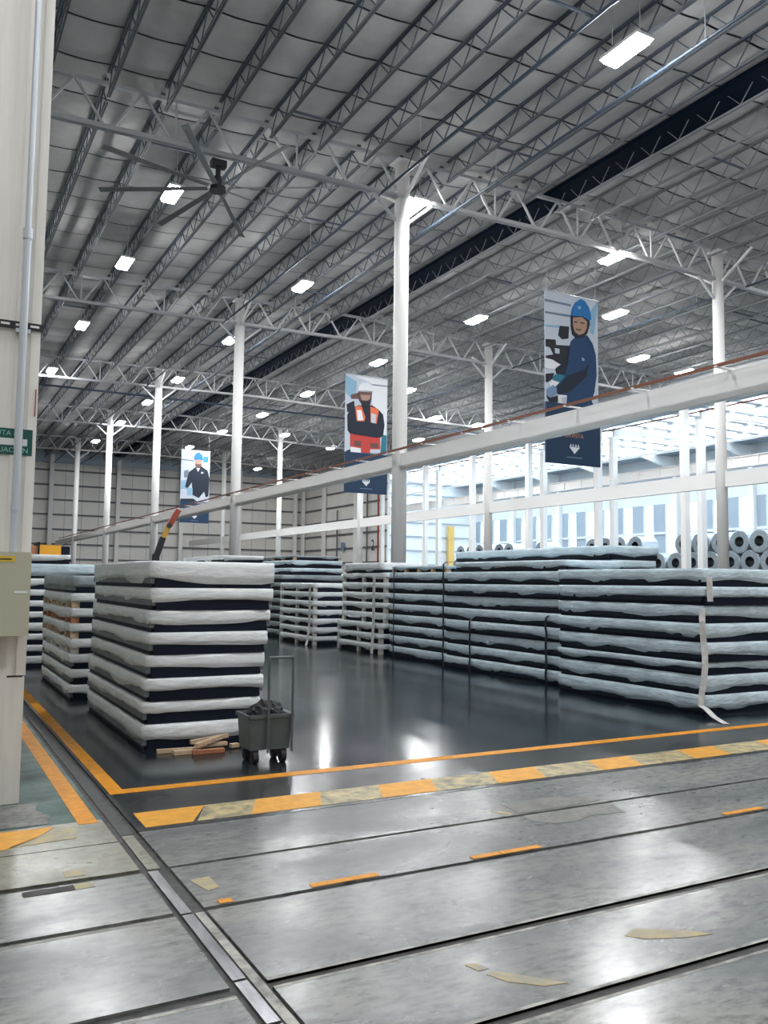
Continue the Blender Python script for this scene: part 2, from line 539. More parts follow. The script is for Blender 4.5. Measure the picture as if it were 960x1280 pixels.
# ------------------------------------------------------------------ walls
def wall(name, mb, m, label):
    return struct(mb.build(name, m), label)
wf = wall('wall_far', MB().box(XLEFT, ROW3 + 0.2, YEND, YEND + 0.25, 0, 14.6), 'wall', 'beige clad end wall with dark horizontal girts')
for i in range(9):
    z = 1.9 + 1.48 * i
    MB().box(0, ROW3, YEND - 0.16, YEND, z, z + 0.16).build('girt', 'girt', wf)
MB().box(0, ROW3, YEND - 0.2, YEND, 13.1, 14.4).build('eave_band', 'wall_grey', wf)
for x in (4.8, 11.4, 17.9, 24.5, 31.0, 37.6):
    MB().box(x - 0.2, x + 0.2, YEND - 0.5, YEND - 0.16, 0, 13.9).build('wall_post', 'white_steel', wf)
x = 1.2
while x < ROW3:
    MB().box(x, x + 0.05, YEND - 0.012, YEND, 0, 13.1).build('panel_seam', 'wall_grey', wf)
    x += 1.65
ws = wall('wall_side', MB().box(ROW3, ROW3 + 0.25, 70.6, YEND, 0, 14.0), 'wall', 'beige clad side wall in the far corner')
for i in range(9):
    z = 1.9 + 1.48 * i
    MB().box(ROW3 - 0.16, ROW3, 70.6, YEND - 0.2, z, z + 0.16).build('girt', 'girt', ws)
for y in (71.0, 76.6, 84.3, 90.0):
    MB().box(ROW3 - 0.5, ROW3 - 0.16, y - 0.2, y + 0.2, 0, 13.6).build('wall_post', 'white_steel', ws)
MB().box(ROW3 - 0.3, ROW3 - 0.2, 74.2, 74.35, 0, 13.0).build('standpipe', 'girt', ws)
MB().box(ROW3 - 0.3, ROW3 - 0.2, 71.9, 72.05, 0, 13.0).build('standpipe', 'crane_red', ws)
MB().box(ROW3 - 0.3, ROW3 - 0.2, 81.0, 81.15, 0, 9.0).build('standpipe', 'girt', ws)
wall('wall_left', MB().box(XLEFT - 0.25, XLEFT, YBACK, YEND, 0, 14.4), 'wall', 'clad wall out of view on the left')
wall('wall_back', MB().box(XLEFT, XFAR, YBACK - 0.25, YBACK, 0, 14.6), 'wall', 'clad wall behind the viewpoint')
# fascia over the opening towards the low hall
wall('wall_fascia', MB().box(ROW3 + 0.1, ROW3 + 0.3, YBACK, 70.6, 12.2, 14.5), 'wall_white', 'white fascia above the opening to the side hall')
# low hall: far end, roof with skylights, right wall with window strips
YLOW = 78.0
we = wall('wall_low_end', MB().box(ROW3 + 0.3, XFAR, YLOW, YLOW + 0.25, 0, 12.4), 'wall_white', 'white end wall of the side hall')
for i in range(7):
    z = 1.9 + 1.48 * i
    MB().box(ROW3 + 0.3, XFAR, YLOW - 0.14, YLOW, z, z + 0.12).build('girt', 'wall_grey', we)
MB().box(50.1, 50.8, YLOW - 0.6, YLOW - 0.2, 0, 7.6).build('yellow_wall_post', 'yellow_post', we)
wr = empty('wall_right', (XFAR, 0, 0))
struct(wr, 'bright wall of the side hall with tall window strips')
def wrp(name, y0, y1, z0, z1, m, d0=0.0, d1=0.25):
    return MB().box(d0, d1, y0, y1, z0, z1).build(name, m, wr)
wrp('wall_panel', YBACK, YLOW, 0, 2.2, 'wall_white')
wrp('wall_panel', YBACK, YLOW, 8.25, 12.4, 'wall_white')
wrp('upper_panel', YBACK, YLOW, 9.4, 11.2, 'wall_grey', -0.03, 0.0)
wrp('girt', YBACK, YLOW, 5.75, 5.95, 'wall_white', -0.12, 0.0)
wrp('wall_panel', YBACK, 28.0, 2.2, 8.25, 'wall_grey')
y = 28.0
n = 1
while y < YLOW - 1.2:
    w = MB().box(0.06, 0.09, y, y + 1.1, 2.2, 8.25).build('window_%d' % n, 'glass')
    w.location = (XFAR, 0, 0)
    struct(w)
    for zz in (2.2, 5.8, 8.15):
        f = MB().box(0.02, 0.12, y, y + 1.1, zz, zz + 0.1).build('window_bar', 'white_steel', w)
    wrp('wall_panel', y + 1.1, y + 2.4, 2.2, 8.25, 'wall_grey')
    y += 2.4
    n += 1
wrp('wall_panel', y, YLOW, 2.2, 8.25, 'wall_grey')
for k in range(-1, 7):
    yy = 34.9 + 7.2 * k
    wrp('wall_post', yy - 0.2, yy + 0.2, 0, 12.0, 'white_steel', -0.4, 0.0)
# low roof
lr = empty('ceiling_low', (0, 0, 12.1))
struct(lr, 'low roof of the side hall with glazed skylight bands')
def lrp(name, x0, x1, y0, y1, z0, z1, m):
    return MB().box(x0, x1, y0, y1, z0, z1).build(name, m, lr)
lrp('roof_sheet', 51.2, XFAR + 0.3, YBACK, YLOW, 0, 0.12, 'wall_grey')
lrp('roof_sheet', ROW3 + 0.3, 40.6, YBACK, YLOW, 0, 0.12, 'wall_grey')
lrp('roof_sheet', 40.6, 51.2, YBACK, 22.0, 0, 0.12, 'wall_grey')
y = 22.0
while y < YLOW:
    y1 = min(y + 2.2, YLOW)
    lrp('skylight', 40.6, 51.2, y, y1 - 0.5, 0.05, 0.07, 'skylight')
    lrp('roof_sheet', 40.6, 51.2, y1 - 0.5, y1, 0, 0.12, 'wall_white')
    y = y1
for x in (42.6, 44.8, 47.0, 49.2, 51.4):
    lrp('purlin', x - 0.06, x + 0.06, 22.0, YLOW, -0.15, -0.001, 'wall_white')
for k in range(-1, 6):
    yy = 34.9 + 7.2 * k
    MB().prism([(40.2, -0.75), (43.5, -0.45), (XFAR - 4, -0.45), (XFAR - 0.4, -1.3), (XFAR - 0.4, -0.16), (40.2, -0.16)], yy - 0.1, yy + 0.1).build('rafter', 'white_steel', lr)

# ------------------------------------------------------------------ columns
def round_column(x, y, top, r, label, cat_group):
    t = empty('steel_column', (x, y, 0))
    tag(t, label, 'column', cat_group)
    s = MB()
    s.tube((0, 0, 0.03), (0, 0, top), r, 24)
    s.smooth = False
    sh = s.build('shaft', 'white_steel', t)
    for p in sh.data.polygons:
        p.use_smooth = len(p.vertices) == 4
    MB().box(-r - 0.12, r + 0.12, -r - 0.12, r + 0.12, 0, 0.03).build('base_plate', 'white_steel', t)
    MB().box(-r - 0.08, r + 0.08, -r - 0.08, r + 0.08, top, top + 0.03).build('cap_plate', 'white_steel', t)
    return t
for k, yy in enumerate(YK):
    round_column(ROW1, yy, zroof(ROW1) - 0.33, 0.215, 'white round steel column, %s of the front row carrying the long beam' % ORD[k], 'front row columns')
for k, yy in enumerate(YK):
    round_column(ROW2, yy, zroof(ROW2) - 0.33, 0.20, 'white round steel column, %s of the middle row beyond the banners' % ORD[k], 'middle row columns')
def h_column(x, y, top, label, grp):
    t = empty('steel_column', (x, y, 0))
    tag(t, label, 'column', grp)
    MB().box(-0.2, 0.2, -0.19, -0.16, 0.03, top).build('flange', 'white_steel', t)
    MB().box(-0.2, 0.2, 0.16, 0.19, 0.03, top).build('flange', 'white_steel', t)
    MB().box(-0.15, 0.15, -0.16, 0.16, 0.03, top).build('web', 'white_steel', t)
    MB().box(-0.28, 0.28, -0.26, 0.26, 0, 0.03).build('base_plate', 'white_steel', t)
for k in range(0, 5):
    yy = 34.9 + 7.2 * k
    h_column(ROW3, yy, 12.05, 'white column at the opening to the side hall, left one of the %s pair' % ORD[k], 'side hall columns')
    h_column(ROW3 + 1.35, yy, 11.3, 'white column at the opening to the side hall, right one of the %s pair' % ORD[k], 'side hall columns')

# ------------------------------------------------------------------ beams
t = empty('runway_beam', (ROW1, 0, 4.77))
tag(t, 'long white steel beam running along the front columns with a brown rail', 'beam')
edges_y = [3.0] + YK + [YEND - 0.6]
for i in range(len(edges_y) - 1):
    a = edges_y[i] + (0.22 if i else 0)
    b = edges_y[i + 1] - 0.22
    mb = MB().box(-0.085, 0.085, a, b, 0, 0.03).box(-0.085, 0.085, a, b, 0.43, 0.46).box(-0.08, 0.08, a, b, 0.03, 0.43)
    mb.build('beam_span', 'white_steel', t)
MB().box(-0.44, -0.385, 3.0, 85, 0.47, 0.52).build('conductor_rail', 'rail_brown', t)
y = 4.0
while y < 60:
    MB().bar((-0.46, y, 0.475), (0.08, y, 0.475), 0.06, 0.025).build('rail_arm', 'white_steel', t)
    y += 1.9
t = empty('low_beam', (ROW2, 0, 5.12))
tag(t, 'white steel tie beam between the middle row columns', 'beam')
edges_y = [8.0] + YK + [YEND - 0.6]
for i in range(len(edges_y) - 1):
    a = edges_y[i] + (0.21 if i else 0)
    b = edges_y[i + 1] - 0.21
    MB().box(-0.085, 0.085, a, b, 0, 0.04).box(-0.08, 0.08, a, b, 0.04, 0.52).box(-0.085, 0.085, a, b, 0.52, 0.56).build('beam_span', 'white_steel', t)
t = empty('crane_runway', (ROW3 + 1.9, 0, 8.27))
tag(t, 'white crane runway girder seen behind the paired columns of the side hall', 'beam')
for k in range(-2, 6):
    a = 34.9 + 7.2 * k
    b = min(a + 7.17, YLOW - 0.3)
    MB().box(-0.17, 0.17, a, b, 0, 0.05).box(-0.08, 0.08, a, b, 0.05, 0.58).box(-0.17, 0.17, a, b, 0.58, 0.63).build('girder_span', 'white_steel', t)
    MB().box(-0.34, 0.1, a - 0.12, a + 0.12, -0.4, 0).build('corbel', 'white_steel', t)
    for j in range(1, 4):
        MB().box(-0.16, -0.08, a + j * 1.8 - 0.02, a + j * 1.8 + 0.02, 0.05, 0.58).build('stiffener', 'white_steel', t)
t = empty('eave_beam', (ROW3 + 0.35, 0, 11.7))
tag(t, 'grey eave beam with dark pipe over the side hall opening', 'beam')
MB().box(-0.1, 0.1, 12, 70.5, 0.36, 0.5).build('beam_span', 'white_steel', t)
MB().tube((-0.35, 12, 0.2), (-0.35, 70.5, 0.2), 0.07, 8).build('pipe', 'pipe_dark', t)
MB().tube((0.9, 12, 0.1), (0.9, 70.5, 0.1), 0.05, 8).build('pipe', 'rail_brown', t)
t = empty('guard_rail_pipe', (ROW3 + 2.4, 0, 10.0))
tag(t, 'thin white pipe running above the crane girder in the side hall', 'pipe')
MB().tube((0, 20, 0), (0, YLOW - 1, 0), 0.06, 8).build('pipe_run', 'white_steel', t)

# ------------------------------------------------------------------ roof trusses along the column lines
def truss(k, yy):
    t = empty('roof_truss', (0, yy, 0))
    tag(t, 'pale steel roof truss crossing the hall over the %s front column' % ORD[k], 'truss', 'roof trusses')
    def zb(x): return 12.98 - 0.02 * abs(x - RIDGE)
    def zt(x): return zroof(x) - 0.22
    spans = [(-1.4, ROW1), (ROW1, ROW2), (ROW2, ROW3)]
    for si, (xa, xb) in enumerate(spans):
        m = 'grey_steel' if si == 0 else 'truss_white'
        xs_ = [xa + 0.15, xb - 0.15]
        if xa < RIDGE < xb:
            xs_ = [xa + 0.15, RIDGE, xb - 0.15]
        for a, b in zip(xs_, xs_[1:]):
            MB().bar((a, 0, zb(a)), (b, 0, zb(b)), 0.16, 0.12).build('bottom_chord', m, t)
            MB().bar((a, 0, zt(a)), (b, 0, zt(b)), 0.10, 0.10).build('top_chord', 'grey_steel', t)
        n = 8
        st = (xb - xa) / n
        for i in range(n):
            x0 = xa + st * i
            xm = x0 + st / 2
            MB().bar((x0 + 0.08, 0, zb(x0) if i else zb(x0) - 0.0), (xm, 0, zt(xm)), 0.06).build('web', m, t)
            MB().bar((xm, 0, zt(xm)), (x0 + st - 0.08, 0, zb(x0 + st)), 0.06).build('web', m, t)
            if i % 2 == 0 and i:
                MB().bar((x0, 0, zb(x0)), (x0, 0, zt(x0)), 0.045).build('vertical', m, t)
        # knee braces under the bottom chord, down to the column, and along the joists
        if si:
            MB().bar((xa + 0.2, 0, zb(xa) - 0.75), (xa + 1.0, 0, zb(xa) - 0.05), 0.08).build('knee_brace', m, t)
        if si < 2:
            MB().bar((xb - 0.2, 0, zb(xb) - 0.75), (xb - 1.0, 0, zb(xb) - 0.05), 0.08).build('knee_brace', m, t)
            for s in (-1, 1):
                MB().bar((xb, 0.2 * s, zb(xb) - 0.1), (xb, 1.5 * s, zt(xb) - 0.4), 0.075).build('knee_brace', 'white_steel', t)
for k, yy in enumerate(YK):
    truss(k, yy)

# ------------------------------------------------------------------ pipes below the roof
def pipe(label, p, q, r=0.038):
    t = empty('sprinkler_pipe', p)
    tag(t, label, 'pipe', 'sprinkler pipes')
    d = Vector(q) - Vector(p)
    MB().tube((0, 0, 0), d, r, 8).build('pipe_run', 'pipe_dark', t)
    n = max(2, int(d.length / 7.2))
    for i in range(n):
        c = d * ((i + 0.5) / n)
        MB().tube(c, (c.x, c.y, c.z + 1.3), 0.012, 5).build('hanger_rod', 'grey_steel', t)
        MB().tube(c - d.normalized() * 0.08, c + d.normalized() * 0.08, r * 1.35, 8).build('coupling', 'pipe_dark', t)
pipe('dark sprinkler pipe under the roof just right of the tall front column', (13.75, 8, 12.8), (13.75, 88, 12.8))
pipe('dark sprinkler pipe under the roof just left of the front columns', (11.27, 8, 12.8), (11.27, 88, 12.8))
pipe('dark sprinkler pipe under the roof beside the middle row columns', (26.85, 12, 12.8), (26.85, 88, 12.8))
pipe('dark cross main running sideways under the roof far back', (-1.0, 51.8, 12.62), (38, 51.8, 12.62), 0.06)

# ------------------------------------------------------------------ lamps
body_me = MB()
body_me.box(-0.23, 0.23, -0.55, 0.55, 0.10, 0.17)
body_me.box(-0.08, 0.08, -0.35, 0.35, 0.17, 0.25)
body_me = body_me.mesh('housing', 'lamp_body')
lens_me = MB()
for z_, a_, b_ in ((0.0, 0.17, 0.48), (0.10, 0.225, 0.545)):
    lens_me.v += [(-a_, -b_, z_), (a_, -b_, z_), (a_, b_, z_), (-a_, b_, z_)]
lens_me.f += [(3, 2, 1, 0), (4, 5, 6, 7), (0, 1, 5, 4), (1, 2, 6, 5), (2, 3, 7, 6), (3, 0, 4, 7)]
lens_me.m += [0] * 6
lens_me = lens_me.mesh('lens', 'lamp_lens')
def lamp(x, y, label, grp):
    z = 12.75
    t = empty('high_bay_lamp', (x, y, z))
    tag(t, label, 'lamp', grp)
    place('housing', body_me, t)
    place('lens', lens_me, t)
    h = zroof(x) + 0.03 - z
    mb = MB()
    for s in (-1, 1):
        mb.tube((0, 0.4 * s, 0.17), (0, 0.4 * s, h), 0.012, 5)
    mb.box(-0.02, 0.02, -0.5, 0.5, h - 0.02, h + 0.02)
    mb.build('hanger', 'grey_steel', t)
rows = [
    ('left of the front columns', [(6.05, 24.28), (6.01, 30.64), (5.97, 39.32), (5.95, 48.91), (5.95, 57.5), (5.95, 66.0)]),
    ('close beside the front columns', [(12.62, 12.73), (12.57, 21.5), (12.45, 29.62), (12.45, 38.2), (12.45, 47.45), (12.45, 54.65), (12.45, 62.84), (12.45, 72.59)]),
    ('running behind the banners', [(20.6, 21.48), (20.54, 29.68), (20.35, 38.18), (20.19, 46.95), (20.2, 54.61), (19.96, 62.58), (19.96, 71.5)]),
    ('beside the middle columns', [(25.07, 26.09), (24.93, 43.01), (24.56, 61.35)]),
    ('beyond the middle columns', [(31.08, 30.76), (30.77, 49.34), (30.34, 65.23), (29.85, 81.74)]),
    ('nearest the side hall', [(35.22, 31.51), (34.74, 50.06), (34.44, 57.71)]),
]
for rn, pts in rows:
    for i, (x, y) in enumerate(pts):
        lamp(x, y, 'glowing high bay lamp, %s in the lamp row %s' % (ORD[i], rn), 'high bay lamps')
for x, y in ((6.05, 13.0), (6.05, 4.0), (-2, 4.0), (-2, -5.0), (12.6, 4.0), (20.6, 13.0), (20.6, 4.0), (31, 18.0), (31, 6.0), (6.05, -6), (16, -6)):
    lamp(x, y, 'high bay lamp over the near part of the hall, above the picture', 'high bay lamps above the picture')

# ------------------------------------------------------------------ ceiling fan
fx, fy, fz = 6.54, 21.48, 11.95
t = empty('ceiling_fan', (fx, fy, fz))
tag(t, 'large grey industrial ceiling fan with long blades hanging from the nearest truss', 'fan')
MB().tube((0, 0, -0.06), (0, 0, 0.05), 0.22, 18).build('hub', 'fan_dark', t)
MB().tube((0, 0, 0.06), (0, 0, 0.34), 0.11, 14).build('motor', 'fan_dark', t)
MB().tube((0, 0, 0.34), (0, 0, 0.62), 0.07, 10).build('drop_rod', 'fan_dark', t)
MB().box(-0.2, 0.2, -0.12, 0.12, 0.60, 0.78).build('mount', 'fan_dark', t)
bl = MB()
bl.v += [(0.28, -0.06, 0.015), (3.2, -0.085, 0.0), (3.2, 0.085, 0.045), (0.28, 0.06, 0.045), (0.28, -0.06, 0.0), (3.2, -0.085, -0.015), (3.2, 0.085, 0.03), (0.28, 0.06, 0.03)]
bl.f += [(0, 1, 2, 3), (7, 6, 5, 4), (0, 4, 5, 1), (1, 5, 6, 2), (2, 6, 7, 3), (3, 7, 4, 0)]
bl.m += [0] * 6
blm = bl.mesh('blade', 'fan_blade')
for i in range(8):
    place('blade', blm, t, rot=(0, 0, math.radians(14 + 45 * i)))

# ------------------------------------------------------------------ near pillar with its fittings
pl = empty('pillar', (0, 0, 0))
tag(pl, 'wide cream painted pillar at the left edge of the picture', 'column')
MB().box(-0.30, 0.72, 6.70, 7.25, 0.9, 14.0).build('shaft', 'pillar', pl)
MB().box(-0.30, 0.72, 6.70, 7.25, 0.0, 0.885).build('lower_shaft', 'pillar', pl)
MB().box(-0.29, 0.71, 6.71, 7.24, 0.885, 0.9).build('splice_joint', 'joint', pl)
MB().box(0.55, 0.60, 6.685, 6.70, 0.0, 14.0).build('corner_strip', 'pillar', pl)
MB().box(0.66, 0.725, 6.69, 6.70, 0.9, 14.0).build('corner_strip', 'pillar', pl)
paint('footing_pad', [(-0.5, 6.06), (0.83, 6.06), (0.87, 6.25), (0.80, 6.45), (0.84, 6.66), (-0.5, 6.66)], 'pad')
MB().box(0.52, 0.60, 6.688, 6.70, 0.03, 0.30).build('base_angle', 'black', pl)
MB().box(0.705, 0.712, 6.68, 6.69, 2.78, 2.98).build('red_strip', 'crane_red', pl)
t = empty('conduit', (0.60, 6.633, 1.777))
tag(t, 'galvanised conduit pipe fixed upright on the cream pillar', 'pipe')
MB().tube((0, 0, 0), (0, 0, 2.32), 0.028, 12).build('pipe_run', 'conduit', t)
MB().tube((0.0, 0, 2.36), (0.0, 0, 9.0), 0.022, 12).build('pipe_run', 'conduit', t)
MB().tube((0, 0, 2.30), (0, 0, 2.38), 0.034, 12).build('coupling', 'conduit', t)
MB().tube((0, 0, 0.30), (0, 0, 0.34), 0.034, 12).build('coupling', 'conduit', t)
MB().box(-0.05, 0.05, 0.0, 0.033, 1.60, 1.63).build('pipe_clamp', 'conduit', t)
t = empty('strut_channel', (0.20, 6.68, 3.44))
tag(t, 'black slotted strut channel fixed across the cream pillar', 'bracket')
MB().box(-0.4, 0.535, -0.012, 0.02, -0.025, 0.025).build('channel', 'black', t)
for i in range(9):
    MB().box(-0.35 + i * 0.1, -0.29 + i * 0.1, -0.014, -0.012, -0.008, 0.008).build('slot', 'pillar', t)
# sign
t = empty('evacuation_sign', (0.46, 6.69, 2.485))
tag(t, 'green evacuation route sign with white arrow on the cream pillar', 'sign')
MB().box(-0.26, 0.24, -0.006, 0.006, 0, 0.19).build('board', 'sign_green', t)
MB().prism([(-0.245, 0.092), (-0.17, 0.055), (-0.17, 0.068), (0.205, 0.068), (0.205, 0.118), (-0.17, 0.118), (-0.17, 0.13)], -0.008, -0.006).build('arrow', 'sign_white', t)
def text(body, size, loc, m, parent, name='lettering', align='CENTER', sx=1.0, rot=(PI / 2, 0, 0)):
    cu = bpy.data.curves.new(name, 'FONT')
    cu.body = body
    cu.size = size
    cu.align_x = align
    cu.extrude = 0.0006
    tmp = bpy.data.objects.new('tmp', cu)
    COL.objects.link(tmp)
    dg = bpy.context.evaluated_depsgraph_get()
    dg.update()
    me = bpy.data.meshes.new_from_object(tmp.evaluated_get(dg))
    bpy.data.objects.remove(tmp)
    me.materials.clear()
    me.materials.append(M[m])
    o = place(name, me, parent, loc, rot)
    o.scale = (sx, 1, 1)
    return o
text('RUTA DE', 0.052, (0.175, -0.0075, 0.138), 'sign_teal', t, align='RIGHT', sx=1.0)
text('EVACUACIÓN', 0.052, (0.215, -0.0075, 0.016), 'sign_teal', t, align='RIGHT', sx=1.0)
# cabinet
t = empty('electrical_cabinet', (0.40, 6.44, 1.20))
tag(t, 'beige electrical cabinet with a yellow label mounted on the cream pillar', 'cabinet')
MB().box(-0.30, 0.30, 0.01, 0.24, 0, 0.57).build('body', 'cabinet', t)
MB().box(-0.295, 0.303, -0.012, 0.01, -0.004, 0.574).build('door', 'cabinet', t)
MB().box(0.03, 0.195, -0.014, -0.012, 0.505, 0.545).build('yellow_label', 'label_yellow', t)
MB().box(0.05, 0.175, -0.0148, -0.014, 0.518, 0.530).build('label_print', 'label_dark', t)
MB().box(0.20, 0.285, -0.014, -0.012, 0.290, 0.305).build('white_label', 'sign_white', t)
MB().tube((0.0, 0.10, -1.17), (0.0, 0.10, 0), 0.03, 10).build('conduit', 'conduit', t)
MB().tube((0.10, 0.14, -1.17), (0.10, 0.14, 0), 0.028, 10).build('conduit', 'pipe_dark', t)

# ------------------------------------------------------------------ wrapped sheet bundles
def wrap_mesh(lx, ly, h, seed, mname, droop=0.03, rough=1.0, hem=0.06):
    """a pack of sheets in plastic film: rounded, creased, with a wavy lower hem; base at z=0"""
    rnd = random.Random(seed)
    step = 0.13
    nx = max(6, int(lx / step))
    ny = max(6, int(ly / step))
    per = []
    for i in range(nx): per.append((-lx / 2 + lx * i / nx, -ly / 2, 0, -1))
    for i in range(ny): per.append((lx / 2, -ly / 2 + ly * i / ny, 1, 0))
    for i in range(nx): per.append((lx / 2 - lx * i / nx, ly / 2, 0, 1))
    for i in range(ny): per.append((-lx / 2, ly / 2 - ly * i / ny, -1, 0))
    n = len(per)
    ph = [rnd.uniform(0, 6.28) for _ in range(6)]
    fr = [rnd.uniform(1.5, 5) for _ in range(6)]
    mb = MB()
    levels = [(0.0, -0.003), (0.25, 0.005), (0.65, 0.005), (0.93, 0.001), (1.0, -0.010)]
    for li, (t, off) in enumerate(levels):
        for i, (x, y, ax, ay) in enumerate(per):
            s = x + y * 1.3
            w = math.sin(s * fr[0] * 2 + ph[0]) * 0.5 + math.sin(s * fr[1] * 4 + ph[1]) * 0.3 + rnd.uniform(-0.5, 0.5)
            o = off + 0.006 * rough * w
            z = h * t
            if li == 0:
                z += max(-hem, -droop * max(0, math.sin(s * fr[2] + ph[2])) * rough + rnd.uniform(-0.006, 0.01))
            elif li < 4:
                z += rnd.uniform(-0.008, 0.008)
            z = min(z, h - 0.003)
            cx = 1 if abs(abs(x) - lx / 2) < 1e-6 and abs(abs(y) - ly / 2) < 1e-6 else 0
            if cx:
                sx, sy = math.copysign(1, x), math.copysign(1, y)
                mb.v.append((x + sx * (o * 0.7 - 0.012), y + sy * (o * 0.7 - 0.012), z))
            else:
                mb.v.append((x + ax * o, y + ay * o, z))
    for li in range(len(levels) - 1):
        for i in range(n):
            j = (i + 1) % n
            mb.f.append((li * n + i, li * n + j, (li + 1) * n + j, (li + 1) * n + i))
            mb.m.append(0)
    # inner top ring and lid, underside
    b = len(mb.v)
    for (x, y, ax, ay) in per:
        mb.v.append((x * 0.93, y * 0.97, h - 0.002 + rnd.uniform(-0.005, 0)))
    L = (len(levels) - 1) * n
    for i in range(n):
        j = (i + 1) % n
        mb.f.append((L + i, L + j, b + j, b + i))
        mb.m.append(0)
    mb.f.append(tuple(b + i for i in range(n)))
    mb.f.append(tuple(reversed(range(n))))
    mb.m += [0, 0]
    me = mb.mesh('plastic_wrap', mname)
    for p in me.polygons:
        p.use_smooth = len(p.vertices) == 4 and p.index < 3 * n
    return me

SEED = [100]
def bundle(x0, x1, y0, y1, z, hw, hs, label, grp, wrapm, runm, long_axis='y', bearers=0, rz=0.0, bearm='timber_white', droop=0.03):
    """one bundle: runners at the bottom (height hs), wrapped pack above (height hw)"""
    SEED[0] += 1
    lx, ly = x1 - x0, y1 - y0
    t = empty('sheet_bundle', ((x0 + x1) / 2, (y0 + y1) / 2, z), rz)
    tag(t, label, 'bundle', grp)
    place('plastic_wrap', wrap_mesh(lx, ly, hw, SEED[0], wrapm, droop, 1.5, hs * 0.6), t, (0, 0, hs))
    rh = hs * 0.98
    if bearers:
        # bearers run across (along x); their pale ends show on the long side
        for i in range(bearers):
            yy = -ly / 2 + 0.06 + (ly - 0.12) * i / (bearers - 1)
            MB().box(-lx / 2 + 0.002, lx / 2 - 0.002, yy - 0.035, yy + 0.035, 0, rh).build('bearer', bearm, t)
        MB().box(-lx / 2 + 0.08, -lx / 2 + 0.12, -ly / 2 + 0.1, ly / 2 - 0.1, 0.002, rh * 0.98).build('runner', runm, t)
        MB().box(-lx / 2 + 0.10, lx / 2 - 0.10, -ly / 2 + 0.004, -ly / 2 + 0.02, 0.002, rh * 0.97).build('end_board', 'core', t)
        MB().box(lx / 2 - 0.12, lx / 2 - 0.08, -ly / 2 + 0.1, ly / 2 - 0.1, 0.002, rh * 0.98).build('runner', runm, t)
    else:
        # side runners of grey steel over dark cross boards; dark end boards close the short sides
        for sx in (-1, 1):
            xx = sx * (lx / 2 - 0.025)
            MB().box(xx - 0.02, xx + 0.02, -ly / 2 + 0.03, ly / 2 - 0.03, rh * 0.42, rh).build('runner', runm, t)
            xx = sx * (lx / 2 - 0.05)
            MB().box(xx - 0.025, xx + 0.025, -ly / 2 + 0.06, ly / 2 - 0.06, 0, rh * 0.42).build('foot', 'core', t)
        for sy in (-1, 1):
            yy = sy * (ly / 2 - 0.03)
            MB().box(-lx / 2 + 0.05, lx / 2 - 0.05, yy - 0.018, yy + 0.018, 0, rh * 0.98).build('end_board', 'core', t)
    return t

def stack(name, grp, spec, wrapm, runm, **kw):
    """spec: list from the floor up of (x0,x1,y0,y1,hw,hs[,wrap])"""
    z = 0.0
    n = len(spec)
    rnd = random.Random(hash(len(name)) + n)
    for i, s in enumerate(spec):
        x0, x1, y0, y1, hw, hs = s[:6]
        opts = dict(kw)
        w = wrapm
        if len(s) > 6 and s[6]:
            opts.update(s[6])
            w = opts.pop('wrapm', wrapm)
        r = opts.pop('runm', runm)
        noun = opts.pop('noun', 'white wrapped sheet bundle')
        bundle(x0, x1, y0, y1, z, hw, hs, '%s, %s in the %s' % (noun, TOPORD[n - 1 - i], name), grp, w, r, **opts)
        z += hw + hs
    return z

# left foreground stack, floor up
rights = [2.95, 3.10, 3.12, 3.13, 3.16, 3.19, 3.20, 3.22]
hws = [0.138, 0.112, 0.112, 0.117, 0.112, 0.112, 0.112, 0.165]
hss = [0.097, 0.098, 0.105, 0.101, 0.101, 0.098, 0.101, 0.095]
lefts = [1.93, 1.93, 1.94, 1.95, 1.96, 1.97, 1.97, 1.96]
spec = [(lefts[i], rights[i], 8.20 + 0.02 * (i % 2), 11.2 + 0.05 * (i % 3), hws[i], hss[i], dict(droop=0.05 if i in (2, 7) else 0.02)) for i in range(8)]
ztopA = stack('left foreground stack', 'left foreground stack', spec, 'wrap', 'runner_grey')
# second stack on the left, with timber bearers in its upper half
spec = []
for i in range(8):
    o = {}
    if 3 <= i <= 6:
        o = dict(bearers=7, bearm=['timber_white', 'timber', 'timber_red', 'timber'][i - 3])
    if i == 7:
        o = dict(wrapm='wrap_grey', noun='grey wrapped sheet bundle')
    dx = 0.0 if i < 4 else -0.01
    spec.append((1.84 + dx, 2.95 + dx, 11.95, 14.9, 0.115 if i < 7 else 0.15, 0.085, o))
stack('second left stack with timber bearers', 'second left stack', spec, 'wrap', 'runner_grey')
# third stack, beside the pillar, with the orange crate on top
spec = []
for i in range(10):
    o = dict(wrapm='wrap_blue', noun='bluish wrapped sheet bundle') if i == 8 else {}
    spec.append((1.72, 2.92 if i < 9 else 2.5, 16.6, 19.4, (0.11 if i != 8 else 0.18) if i < 9 else 0.08, 0.088, o))
z3 = stack('stack under the orange crate', 'third left stack', spec, 'wrap', 'runner_dark')
t = empty('orange_crate', (2.12, 17.4, z3))
tag(t, 'orange crate with dark ends lying on the stack beside the pillar', 'crate')
MB().box(-0.12, 0.26, -0.3, 0.3, 0.01, 0.19).build('orange_panel', 'orange_box', t)
MB().box(-0.40, -0.12, -0.28, 0.28, 0, 0.17).build('dark_end', 'timber_red', t)
MB().box(0.26, 0.42, -0.28, 0.28, 0, 0.17).build('dark_end', 'core', t)
MB().box(-0.15, -0.12, -0.32, 0.32, 0.0, 0.24).build('slat', 'core', t)
